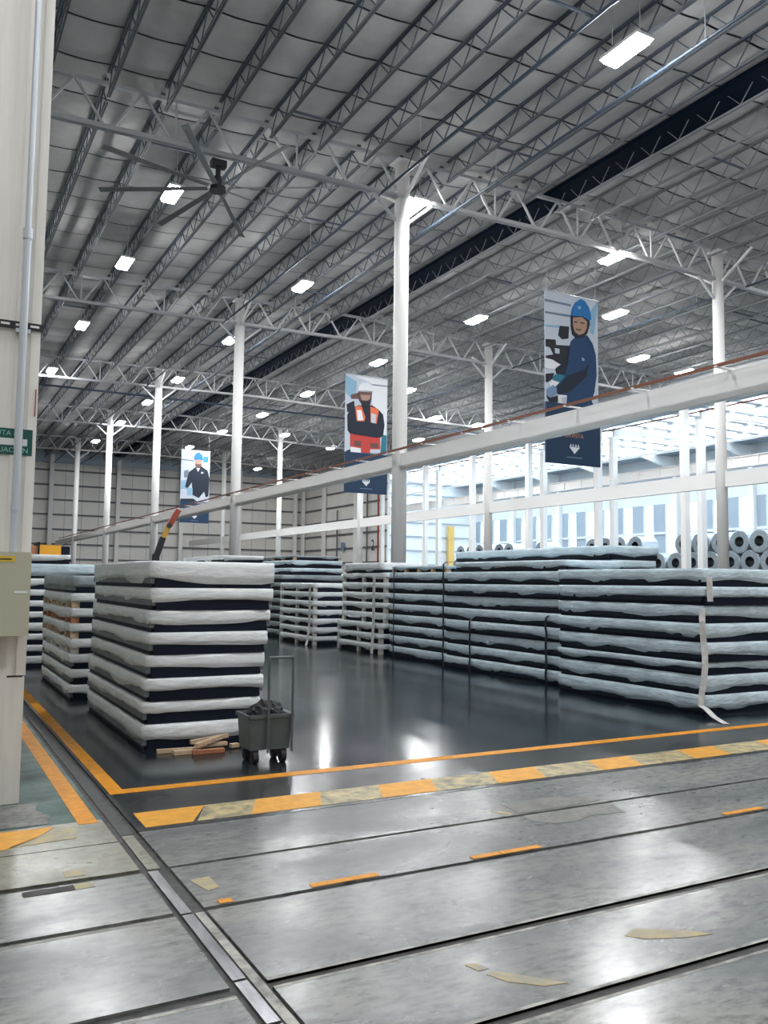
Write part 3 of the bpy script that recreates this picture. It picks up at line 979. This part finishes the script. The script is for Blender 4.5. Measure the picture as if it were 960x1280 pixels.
# two stacks behind the foreground stack
spec = [(3.15, 4.2, 14.0, 16.6, 0.125, 0.085, {}) for i in range(9)]
stack('stack peeking left behind foreground stack', 'stack behind the foreground', spec, 'wrap', 'runner_grey')
spec = [(4.32, 5.3, 14.2, 16.8, 0.125, 0.085, {}) for i in range(9)] + [(4.62, 5.35, 14.2, 16.8, 0.07, 0.06, {})]
stack('stack peeking right behind foreground stack', 'stack behind the foreground', spec, 'wrap', 'runner_dark')
# right row, three long stacks
hwA = [0.155, 0.155, 0.075, 0.150, 0.135, 0.130, 0.130, 0.140]
hsA = [0.090, 0.080, 0.090, 0.095, 0.100, 0.095, 0.105, 0.090]
spec = [(8.60 + 0.02 * (i % 2), 9.95 + 0.05 * ((i * 3) % 4), 7.48 + 0.02 * (i % 3), 10.25, hwA[i], hsA[i], dict(bearers=0)) for i in range(8)]
zA = stack('near right stack with webbing', 'right stacks', spec, 'wrap_blue', 'runner_dark')
spec = [(8.92 + 0.02 * (i % 3), 10.2, 10.42, 13.95, 0.13, 0.095, {}) for i in range(8)] + [(8.95, 10.2, 10.45, 13.6, 0.10, 0.08, {})]
zB = stack('middle right stack', 'right stacks', spec, 'wrap_blue', 'runner_dark')
spec = [(9.08, 10.3, 14.08, 16.4, 0.125, 0.10, {}) for i in range(8)] + [(9.1, 10.3, 14.1, 16.35, 0.055, 0.075, dict(bearers=5, bearm='timber'))]
zC = stack('right stack topped with timber', 'right stacks', spec, 'wrap_blue', 'runner_dark')
# taller row behind
spec = [(10.55, 11.6, 11.1, 15.9, 0.13, 0.095, {}) for i in range(9)] + [(10.5, 11.65, 11.1, 15.95, 0.15, 0.10, {})]
zR = stack('tall stack behind right row', 'right stacks', spec, 'wrap_blue', 'runner_dark')
# far stacks beyond the open floor
spec = [(9.0 + (0.0 if i < 3 else 0.12), 10.3, 16.65, 18.85, 0.11, 0.115, dict(bearers=3)) for i in range(8)] + [(9.1, 10.2, 16.8, 18.7, 0.17, 0.06, {})]
zD = stack('far stack with bearer ends', 'far stacks', spec, 'wrap', 'core')
spec = [(8.72, 9.9, 19.6, 21.9, 0.115, 0.105, dict(bearers=3)) for i in range(7)]
zE = stack('low far stack', 'far stacks', spec, 'wrap', 'core')
spec = [(9.0, 11.0, 22.6, 25.2, 0.12, 0.10, {}) for i in range(8)] + [(9.3, 10.95, 22.6, 25.2, 0.10, 0.10, dict(wrapm='wrap_blue', noun='bluish wrapped sheet bundle')), (9.35, 10.95, 22.6, 25.2, 0.10, 0.12, dict(wrapm='wrap_blue', noun='bluish wrapped sheet bundle')), (9.4, 10.9, 22.6, 25.2, 0.05, 0.08, dict(bearers=4, bearm='timber', noun='flat timber topped bundle'))]
zF = stack('tallest far stack', 'far stacks', spec, 'wrap_grey', 'core')
spec = [(12.9, 14.2, 24.5, 27.0, 0.13, 0.10, {}) for i in range(8)]
stack('stack beyond the tall column', 'far stacks', spec, 'wrap', 'runner_dark')

# straps and webbing
def ribbon(pts, w, th, side):
    """flat band through pts; side = direction of its width"""
    mb = MB()
    sd = Vector(side).normalized()
    P = [Vector(p) for p in pts]
    for i, p in enumerate(P):
        d = (P[min(i + 1, len(P) - 1)] - P[max(i - 1, 0)]).normalized()
        nrm = d.cross(sd).normalized()
        for a, b in ((-1, -1), (1, -1), (1, 1), (-1, 1)):
            mb.v.append(tuple(p + sd * (w / 2 * a) + nrm * (th / 2 * b)))
    for i in range(len(P) - 1):
        for a in range(4):
            b = (a + 1) % 4
            mb.f.append((i * 4 + a, i * 4 + b, i * 4 + 4 + b, i * 4 + 4 + a))
            mb.m.append(0)
    e = (len(P) - 1) * 4
    mb.f += [(3, 2, 1, 0), (e, e + 1, e + 2, e + 3)]
    mb.m += [0, 0]
    return mb
def strap(label, x, y, top, xin, m='strap', w=0.05, bot=0.0):
    pts = [(xin, y, top + 0.008), (x + 0.05, y, top + 0.008), (x, y, top - 0.03)]
    n = 8
    for i in range(1, n + 1):
        pts.append((x - 0.008 * (i % 2), y + 0.01 * math.sin(i * 2.1), (top - 0.03) * (1 - i / n) + bot))
    tag(ribbon(pts, w, 0.006, (0, 1, 0)).build('strap', m), label, 'strap', 'straps on the right stacks')
strap('black strap down the joint of the right stacks below the timber', 8.885, 13.9, zB + 0.0, 9.6)
strap('black strap on the middle right stack, left of centre', 8.88, 13.0, zB - 0.22 * 5 + 0.06, 8.93)
strap('black strap on the middle right stack beside the near stack', 8.88, 10.85, zB - 0.22 * 4 - 0.02, 8.93)
strap('thin black strap on the right stack by the tall column', 9.03, 16.1, zC, 9.6, w=0.035)
# webbing hanging on the near corner of the right stack
pts = [(8.52, 7.43, 1.16)]
for i in range(1, 11):
    u = i / 10
    pts.append((8.52 + 0.035 * math.sin(u * 5), 7.43 + 0.012 * math.sin(u * 9), 1.16 * (1 - u) ** 1 + 0.02 * u))
pts[-1] = (8.50, 7.37, 0.10)
pts += [(8.45, 7.22, 0.035), (8.36, 7.02, 0.008), (8.30, 6.92, 0.006)]
wb = [(8.54, 7.44, 1.30), (8.53, 7.44, 1.22)] + pts
tag(ribbon(wb, 0.075, 0.006, (0.85, -0.5, 0)).build('webbing', 'tape'), 'long white webbing strip hanging down the near right corner onto the floor', 'strap')
tag(ribbon([(8.66, 7.44, 1.70), (8.67, 7.435, 1.62), (8.665, 7.435, 1.52), (8.67, 7.43, 1.40)], 0.10, 0.006, (1, 0, 0)).build('webbing', 'tape'), 'short white webbing flap near the top of the near right stack', 'strap')
tag(ribbon([(9.0, 16.95, 1.7), (8.99, 16.95, 1.3), (8.98, 16.93, 0.8), (8.95, 16.9, 0.4), (8.9, 16.85, 0.01)], 0.12, 0.006, (0, 1, 0)).build('webbing', 'tape'), 'white webbing on the far stack with white bearer ends', 'strap')
tag(ribbon([(8.66, 19.75, 1.5), (8.67, 19.75, 1.0), (8.66, 19.74, 0.5), (8.6, 19.7, 0.12), (8.5, 19.55, 0.01)], 0.12, 0.006, (0, 1, 0)).build('webbing', 'tape'), 'white webbing on the low far stack', 'strap')
# short stack at the right frame edge
spec = [(10.35, 11.6, 7.35, 9.9, 0.13, 0.095, {}) for i in range(5)] + [(10.13, 11.6, 7.30, 9.9, 0.06, 0.095, dict(wrapm='wrap'))] + [(10.3, 11.6, 7.35, 9.9, 0.13, 0.09, {})]
stack('stack at right picture edge', 'right stacks', spec, 'wrap_blue', 'runner_dark')

# ------------------------------------------------------------------ steel coils in the side hall
def coil_mesh():
    mb = MB()
    n = 26
    R0, R1, L = 0.66, 0.30, 1.5
    prof = [(R1, 0.0), (R0 - 0.03, 0.0), (R0, 0.03), (R0, L - 0.03), (R0 - 0.03, L), (R1, L)]
    for i in range(n):
        a = 2 * PI * i / n
        for r, x in prof:
            mb.v.append((x, r * math.cos(a), r * math.sin(a)))
    p = len(prof)
    for i in range(n):
        j = (i + 1) % n
        for k in range(p):
            l = (k + 1) % p
            mb.f.append((i * p + k, i * p + l, j * p + l, j * p + k))
            mb.m.append(1 if k in (0, 4) else (2 if k == 5 else 0))
    return mb.mesh('steel_coil', ['coil', 'coil_face', 'black'])
coil_me = coil_mesh()
NTH = ['first', 'second', 'third', 'fourth', 'fifth', 'sixth', 'seventh', 'eighth', 'ninth', 'tenth', 'eleventh', 'twelfth', 'thirteenth', 'fourteenth', 'fifteenth', 'sixteenth', 'seventeenth', 'eighteenth', 'nineteenth', 'twentieth', 'twenty-first', 'twenty-second', 'twenty-third', 'twenty-fourth', 'twenty-fifth']
dz = 0.66 * 2 * 0.87
cy0 = 31.2
for row in range(4):
    n = 0
    yy = cy0 + 0.68 * (row % 2)
    while yy < 63:
        gap = row == 3 and (int(yy * 7) % 5 == 0 or 46 < yy < 50)
        if not gap:
            lev = ['bottom', 'second', 'third', 'top'][row]
            o = place('steel_coil', coil_me, None, (41.2 + 0.05 * ((n * 7) % 3), yy, 0.66 + dz * row), rot=((n * 1.3) % 6.28, 0, 0))
            if row >= 2:
                tag(o, 'steel coil, %s from the right in the %s row of coils' % (NTH[n], 'lower' if row == 2 else 'upper'), 'coil', 'steel coils in the side hall')
            else:
                tag(o, 'steel coil hidden low in the pile behind the right stacks', 'coil', 'hidden steel coils')
            n += 1
        yy += 1.36

# ------------------------------------------------------------------ boom lift far back
t = empty('boom_lift', (10.0, 40.5, 0))
tag(t, 'articulated boom with red upper arm standing behind the stacks', 'boom lift')
MB().box(-0.6, 0.6, -0.5, 1.6, 0.45, 1.2).build('chassis', 'crane_yellow', t)
for sx in (-0.65, 0.65):
    for sy in (-0.2, 1.3):
        MB().tube((sx - 0.12, sy, 0.42), (sx + 0.12, sy, 0.42), 0.42, 16).build('wheel', 'rubber', t)
MB().bar((-0.2, 0, 1.2), (-0.14, 0, 2.75), 0.28, 0.3).build('turret', 'black', t)
MB().bar((-0.14, 0, 2.6), (0.16, 0, 3.55), 0.22, 0.26).build('lower_arm', 'black', t)
MB().bar((0.16, 0, 3.5), (0.42, 0, 4.15), 0.18, 0.22).build('middle_arm', 'crane_yellow', t)
MB().bar((0.42, 0, 4.1), (0.86, 0, 4.9), 0.20, 0.26).build('upper_arm', 'crane_red', t)
MB().tube((0.42, -0.16, 4.12), (0.42, 0.16, 4.12), 0.12, 10).build('pivot', 'black', t)

# ------------------------------------------------------------------ cart, rubbish, timber offcuts
t = empty('waste_cart', (2.80, 7.32, 0))
tag(t, 'dark grey wheeled waste cart with upright handle posts in front of the stack', 'cart')
mb = MB()
b0 = [(-0.18, -0.13), (0.18, -0.13), (0.18, 0.15), (-0.18, 0.15)]
b1 = [(-0.20, -0.15), (0.20, -0.15), (0.20, 0.17), (-0.20, 0.17)]
b2 = [(-0.185, -0.135), (0.185, -0.135), (0.185, 0.155), (-0.185, 0.155)]
b3 = [(-0.155, -0.105), (0.155, -0.105), (0.155, 0.125), (-0.155, 0.125)]
for ring, z in ((b0, 0.12), (b1, 0.42), (b2, 0.42), (b3, 0.14)):
    mb.v += [(x, y, z) for x, y in ring]
for r in range(3):
    for i in range(4):
        j = (i + 1) % 4
        mb.f.append((r * 4 + i, r * 4 + j, r * 4 + 4 + j, r * 4 + 4 + i))
        mb.m.append(0)
mb.f += [(3, 2, 1, 0), (12, 13, 14, 15)]
mb.m += [0, 0]
mb.build('bin_body', 'bin', t)
MB().box(-0.21, 0.21, -0.16, -0.145, 0.395, 0.425).box(-0.21, 0.21, 0.165, 0.18, 0.395, 0.425).box(-0.215, -0.20, -0.16, 0.18, 0.395, 0.425).box(0.20, 0.215, -0.16, 0.18, 0.395, 0.425).build('rim', 'bin', t)
for x in (-0.035, 0.19):
    MB().tube((x, -0.17, 0.10), (x, -0.17, 0.93), 0.012, 8).build('handle_post', 'bin', t)
MB().tube((-0.035, -0.17, 0.92), (0.19, -0.17, 0.92), 0.012, 8).build('handle_bar', 'bin', t)
for x in (-0.13, 0.13):
    for y in (-0.10, 0.10):
        w = MB().tube((x - 0.022, y, 0.055), (x + 0.022, y, 0.055), 0.055, 14).build('wheel', 'rubber', t)
        MB().box(x - 0.03, x + 0.03, y - 0.02, y + 0.02, 0.05, 0.13).build('caster_fork', 'black', w)
def blob(name, loc, r, seed, m, sq=0.8):
    rnd = random.Random(seed)
    ph = [(rnd.uniform(0, 6), rnd.uniform(3, 9)) for _ in range(6)]
    mb = MB()
    nu, nv = 22, 12
    for j in range(1, nv):
        th = PI * j / nv
        for i in range(nu):
            a = 2 * PI * i / nu
            d = 1 + 0.10 * math.sin(a * 3 + ph[0][0]) + 0.08 * math.sin(a * 5 + th * ph[1][1] + ph[1][0]) + rnd.uniform(-0.07, 0.07)
            mb.v.append((r * d * math.sin(th) * math.cos(a), r * 0.75 * d * math.sin(th) * math.sin(a), r * sq * d * math.cos(th)))
    top = len(mb.v)
    mb.v.append((0, 0, r * sq))
    mb.v.append((0, 0, -r * sq))
    for j in range(nv - 2):
        for i in range(nu):
            k = (i + 1) % nu
            mb.f.append((j * nu + i, (j + 1) * nu + i, (j + 1) * nu + k, j * nu + k))
            mb.m.append(0)
    for i in range(nu):
        k = (i + 1) % nu
        mb.f.append((top, i, k))
        mb.f.append((top + 1, (nv - 2) * nu + k, (nv - 2) * nu + i))
        mb.m += [0, 0]
    return mb.build(name, m, None, loc)
tag(blob('rubbish_bag', (2.80, 7.33, 0.39), 0.165, 3, 'rubbish', 0.78), 'crumpled black rubbish bag filling the waste cart', 'bag')
MBs = [((2.02, 8.02), (2.42, 7.98), 0.05, 'timber', 0.02, 'pale flat timber offcut lying at the stack corner'),
       ((2.14, 7.90), (2.32, 7.90), 0.09, 'timber', 0.02, 'short wide pale timber offcut in front of the others'),
       ((2.34, 7.86), (2.64, 8.05), 0.05, 'timber', 0.075, 'pale timber offcut leaning diagonally on the pile'),
       ((2.30, 7.84), (2.60, 7.84), 0.06, 'timber_red', 0.02, 'reddish timber offcut lying nearest the orange line'),
       ((2.36, 8.12), (2.74, 8.16), 0.04, 'timber', 0.06, 'thin pale timber offcut on top against the stack'),
       ((2.70, 7.95), (2.78, 7.97), 0.05, 'timber', 0.03, 'tiny timber block beside the cart')]
for (a, b, w, m, z, lab) in MBs:
    o = MB().bar((a[0], a[1], z), (b[0], b[1], z + (0.03 if z > 0.05 else 0)), w, 0.035).build('timber_offcut', m)
    tag(o, lab, 'timber', 'timber offcuts by the cart')
o = MB().bar((2.4, 8.0, 0.045), (2.68, 8.02, 0.045), 0.06, 0.03).build('timber_offcut', 'timber')
tag(o, 'pale timber offcut lying flat under the leaning one', 'timber', 'timber offcuts by the cart')

# ------------------------------------------------------------------ banners
def flat(name, c, r=0.7):
    if name not in M:
        M[name] = mat(name, c, r)
    return name
flat('print_navy', (0.008, 0.035, 0.085))
flat('print_jacket', (0.008, 0.045, 0.12))
flat('print_jacket_dark', (0.005, 0.012, 0.03))
flat('print_blue', (0.01, 0.16, 0.42))
flat('print_skin', (0.42, 0.25, 0.19))
flat('print_skin_dark', (0.13, 0.07, 0.06))
flat('print_dark', (0.01, 0.013, 0.022))
flat('print_pale', (0.52, 0.57, 0.65))
flat('print_pale_blue', (0.24, 0.42, 0.56))
flat('print_white', (0.75, 0.77, 0.80))
flat('print_teal', (0.02, 0.17, 0.24))
flat('print_orange', (0.75, 0.16, 0.06))
flat('print_red', (0.52, 0.05, 0.04))
flat('print_grey', (0.16, 0.20, 0.27))
flat('print_glove', (0.18, 0.27, 0.42))
flat('print_gold', (0.50, 0.25, 0.10))
BW, BH = 2.25, 5.6
def banner(x, y, z0, label, quad, shapes, panel_top, logo, words=None):
    """quad: banner corners TL,TR,BL,BR in sketch units; shapes: (name, material, points in sketch units)"""
    t = empty('hanging_banner', (x, y, z0))
    tag(t, label, 'banner', 'portrait banners')
    TL, TR, BL, BR = [Vector(q) for q in quad]
    def uv(p):
        u, v = 0.5, 0.5
        for _ in range(12):
            yt = TL.y + (TR.y - TL.y) * u
            yb = BL.y + (BR.y - BL.y) * u
            v = (p[1] - yt) / (yb - yt)
            xl = TL.x + (BL.x - TL.x) * v
            xr = TR.x + (BR.x - TR.x) * v
            u = (p[0] - xl) / (xr - xl)
        return min(1, max(0, u)) * BW, (1 - min(1, max(0, v))) * BH
    # cloth with gentle folds
    MB().box(0, BW, 0.0, 0.012, 0, BH).build('cloth', 'print_pale', t)
    MB().tube((-0.05, 0.006, BH), (BW + 0.05, 0.006, BH), 0.025, 8).build('top_rod', 'grey_steel', t)
    for u in (0.1, BW - 0.1):
        MB().tube((u, 0.006, BH), (u, 0.006, 12.9 - z0), 0.008, 5).build('cord', 'grey_steel', t)
    for i, (nm, m, pts) in enumerate(shapes):
        P = [uv(p) for p in pts]
        area = sum(P[k][0] * P[(k + 1) % len(P)][1] - P[(k + 1) % len(P)][0] * P[k][1] for k in range(len(P)))
        if area < 0:
            P.reverse()
        d = 0.0025 * (i + 1)
        MB().prism(P, -d - 0.001, 0.0).build(nm, m, t)
    d = 0.0025 * (len(shapes) + 2)
    zp = uv(((TL.x + TR.x) / 2, panel_top))[1]
    MB().box(0, BW, -d, 0.0, 0, zp).build('navy_panel', 'print_navy', t)
    lx, lz = uv(logo)
    dd = d + 0.003
    s = 0.22
    MB().prism([(lx, lz - 0.9 * s), (lx + s, lz + 0.1 * s), (lx - s, lz + 0.1 * s)], -dd, -d).build('emblem', 'print_white', t)
    for k in range(4):
        a = lx - s + k * 2 * s / 4
        ww = 2 * s / 4
        q = 0.25 * s
        MB().prism([(a + 0.02, lz + 0.17 * s), (a + ww - 0.02, lz + 0.17 * s), (a + ww * 0.5 + (0 if k in (1, 2) else (q * 0.3 if k == 0 else -q * 0.3)), lz + 0.62 * s)], -dd, -d).build('emblem_facet', 'print_white', t)
    MB().box(lx - 0.32, lx + 0.32, -dd, -d, lz - 0.33, lz - 0.305).build('emblem_line', 'print_glove', t)
    if words:
        text(words[0], 0.20, (uv(words[1])[0], -dd, uv(words[1])[1] - 0.20), 'print_gold', t, name='banner_lettering')
    return t

b1 = [
    ('print_wall', 'print_pale', [(197, 100), (545, 172), (532, 850), (195, 820)]),
    ('print_beam', 'print_grey', [(197, 155), (365, 190), (365, 203), (197, 170)]),
    ('print_beam', 'print_grey', [(197, 232), (365, 258), (365, 272), (197, 245)]),
    ('print_beam', 'print_pale_blue', [(197, 318), (300, 325), (300, 340), (197, 330)]),
    ('print_beam', 'print_pale_blue', [(490, 240), (540, 170), (543, 200), (515, 380), (490, 370)]),
    ('print_machine', 'print_dark', [(290, 325), (350, 330), (345, 405), (305, 410), (280, 385)]),
    ('print_machine', 'print_dark', [(200, 408), (262, 412), (265, 445), (350, 450), (340, 570), (290, 565), (240, 535), (200, 525)]),
    ('print_machine', 'print_pale', [(200, 455), (225, 462), (245, 505), (200, 512)]),
    ('print_machine', 'print_pale', [(255, 465), (285, 470), (285, 500), (258, 498)]),
    ('print_machine', 'print_white', [(198, 530), (245, 540), (290, 570), (255, 600), (198, 590)]),
    ('print_machine', 'print_dark', [(198, 625), (250, 620), (235, 660), (205, 680), (198, 670)]),
    ('print_machine', 'print_teal', [(235, 655), (255, 630), (325, 620), (325, 690), (285, 690)]),
    ('print_machine', 'print_white', [(215, 690), (235, 665), (285, 680), (280, 700), (230, 710)]),
    ('print_machine', 'print_white', [(270, 755), (325, 755), (325, 770), (295, 775), (295, 850), (275, 840)]),
    ('print_machine', 'print_dark', [(200, 760), (240, 770), (270, 760), (268, 800), (225, 812)]),
    ('print_arm', 'print_jacket_dark', [(335, 540), (258, 590), (265, 625), (320, 635)]),
    ('print_jacket', 'print_jacket', [(385, 400), (420, 398), (465, 385), (500, 440), (520, 510), (522, 640), (505, 740), (485, 795), (500, 830), (325, 830), (333, 760), (275, 755), (250, 710), (310, 650), (335, 560), (350, 460), (362, 420)]),
    ('print_sleeve', 'print_jacket_dark', [(330, 640), (440, 600), (470, 560), (460, 640), (350, 735), (275, 755), (260, 715)]),
    ('print_glove', 'print_glove', [(202, 720), (240, 695), (262, 715), (260, 755), (225, 775), (205, 765)]),
    ('print_hair', 'print_dark', [(362, 265), (480, 275), (482, 320), (465, 375), (440, 400), (400, 405), (370, 380), (362, 330)]),
    ('print_face', 'print_skin', [(372, 275), (430, 272), (465, 300), (460, 345), (442, 375), (408, 385), (382, 365), (370, 320)]),
    ('print_brow', 'print_dark', [(378, 300), (400, 300), (400, 307), (378, 307)]),
    ('print_brow', 'print_dark', [(420, 305), (445, 308), (445, 315), (420, 312)]),
    ('print_mouth', 'print_skin_dark', [(388, 345), (425, 348), (420, 358), (392, 356)]),
    ('print_helmet', 'print_blue', [(362, 260), (372, 215), (392, 178), (425, 158), (452, 172), (478, 212), (488, 250), (492, 288), (475, 292), (430, 268), (375, 266)]),
    ('print_mark', 'print_pale_blue', [(400, 205), (425, 205), (418, 225), (405, 222)]),
    ('print_mark', 'print_pale_blue', [(425, 525), (440, 535), (440, 545), (425, 545)]),
]
banner(17.30, 21.16, 5.42, 'tall hanging banner with a worker in a blue helmet, nearest and largest', [(197, 98), (545, 170), (190, 1170), (530, 1205)], b1, 822, (365, 1085), ('SIRVISTA', (365, 985)))
b2 = [
    ('print_wall', 'print_pale', [(152, 118), (525, 160), (515, 800), (142, 790)]),
    ('print_wall', 'print_white', [(240, 140), (522, 170), (505, 640), (390, 640), (380, 200)]),
    ('print_beam', 'print_pale_blue', [(153, 130), (250, 190), (240, 280), (200, 330), (152, 280)]),
    ('print_machine', 'print_skin_dark', [(195, 300), (262, 280), (265, 335), (200, 335)]),
    ('print_beam', 'print_grey', [(385, 205), (520, 218), (520, 228), (385, 215)]),
    ('print_machine', 'print_dark', [(160, 380), (225, 350), (230, 420), (165, 450)]),
    ('print_machine', 'print_teal', [(470, 640), (512, 650), (505, 795), (455, 795)]),
    ('print_machine', 'print_dark', [(160, 770), (200, 760), (200, 800), (145, 800)]),
    ('print_jacket', 'print_jacket_dark', [(200, 410), (270, 388), (380, 388), (440, 425), (480, 470), (492, 560), (478, 650), (445, 672), (200, 645), (168, 600), (165, 470)]),
    ('print_vest', 'print_orange', [(232, 402), (285, 392), (322, 490), (312, 528), (245, 522)]),
    ('print_vest', 'print_orange', [(365, 398), (442, 425), (418, 560), (368, 540)]),
    ('print_stripe', 'print_white', [(245, 430), (285, 430), (305, 515), (255, 518)]),
    ('print_stripe', 'print_pale', [(372, 455), (418, 468), (408, 560), (370, 545)]),
    ('print_vest', 'print_red', [(190, 628), (450, 662), (450, 800), (190, 785)]),
    ('print_stripe', 'print_white', [(190, 738), (280, 755), (280, 792), (190, 785)]),
    ('print_stripe', 'print_pale', [(360, 765), (448, 765), (448, 800), (360, 798)]),
    ('print_pocket', 'print_skin_dark', [(222, 690), (282, 692), (280, 742), (225, 732)]),
    ('print_pocket', 'print_skin_dark', [(362, 712), (432, 715), (430, 757), (362, 747)]),
    ('print_arms', 'print_jacket_dark', [(175, 540), (320, 525), (480, 560), (475, 640), (430, 668), (215, 635), (175, 600)]),
    ('print_face', 'print_skin_dark', [(262, 272), (380, 278), (372, 345), (345, 388), (298, 388), (268, 345)]),
    ('print_cheek', 'print_skin', [(275, 300), (365, 303), (355, 340), (330, 350), (290, 345)]),
    ('print_beard', 'print_dark', [(272, 345), (300, 352), (345, 354), (372, 335), (362, 385), (335, 402), (300, 400)]),
    ('print_helmet', 'print_white', [(252, 266), (262, 222), (290, 198), (345, 198), (378, 222), (392, 272), (320, 262)]),
]
banner(17.22, 35.56, 5.71, 'hanging banner with a worker in white helmet and orange vest beside the tall column', [(152, 118), (525, 160), (135, 1118), (505, 1155)], b2, 800, (322, 1040))
b3 = [
    ('print_wall', 'print_pale', [(272, 150), (545, 160), (540, 620), (272, 620)]),
    ('print_beam', 'print_white', [(275, 155), (540, 162), (515, 190), (300, 175)]),
    ('print_beam', 'print_grey', [(274, 235), (390, 245), (390, 255), (274, 245)]),
    ('print_beam', 'print_teal', [(480, 205), (530, 205), (525, 260), (480, 260)]),
    ('print_machine', 'print_grey', [(300, 340), (345, 330), (335, 400), (300, 400)]),
    ('print_machine', 'print_pale_blue', [(275, 430), (320, 420), (330, 500), (275, 505)]),
    ('print_machine', 'print_dark', [(275, 590), (390, 585), (440, 620), (275, 625)]),
    ('print_jacket', 'print_jacket_dark', [(405, 305), (460, 295), (520, 330), (542, 400), (528, 560), (505, 568), (490, 520), (440, 578), (380, 552), (375, 440), (335, 500), (312, 482), (345, 350)]),
    ('print_glove', 'print_pale_blue', [(330, 490), (382, 490), (382, 555), (335, 560)]),
    ('print_face', 'print_skin', [(398, 236), (472, 242), (464, 290), (436, 308), (405, 296)]),
    ('print_beard', 'print_skin_dark', [(402, 275), (464, 278), (455, 298), (436, 310), (408, 298)]),
    ('print_collar', 'print_white', [(415, 312), (448, 312), (430, 345)]),
    ('print_helmet', 'print_blue', [(390, 240), (395, 205), (415, 176), (445, 172), (470, 200), (480, 242), (435, 236)]),
    ('print_mark', 'print_pale', [(458, 345), (480, 345), (478, 360), (460, 360)]),
]
banner(17.35, 64.36, 5.90, 'small looking distant hanging banner with a worker in a blue helmet', [(272, 150), (545, 160), (270, 800), (530, 800)], b3, 610, (402, 742))

# ------------------------------------------------------------------ small signs on the far side wall
t = empty('wall_sign', (ROW3 - 0.22, 73.1, 4.6))
tag(t, 'small dark number two painted sign on the far side wall', 'sign')
text('2', 1.5, (0, 0, 0), 'core', t, rot=(PI / 2, 0, -PI / 2))
t = empty('blue_wall_sign', (ROW3 - 0.2, 79.8, 4.7))
tag(t, 'small blue sign on the far side wall', 'sign')
MB().box(-0.03, 0.0, -0.35, 0.35, 0, 0.9).build('sign_panel', 'print_glove', t)
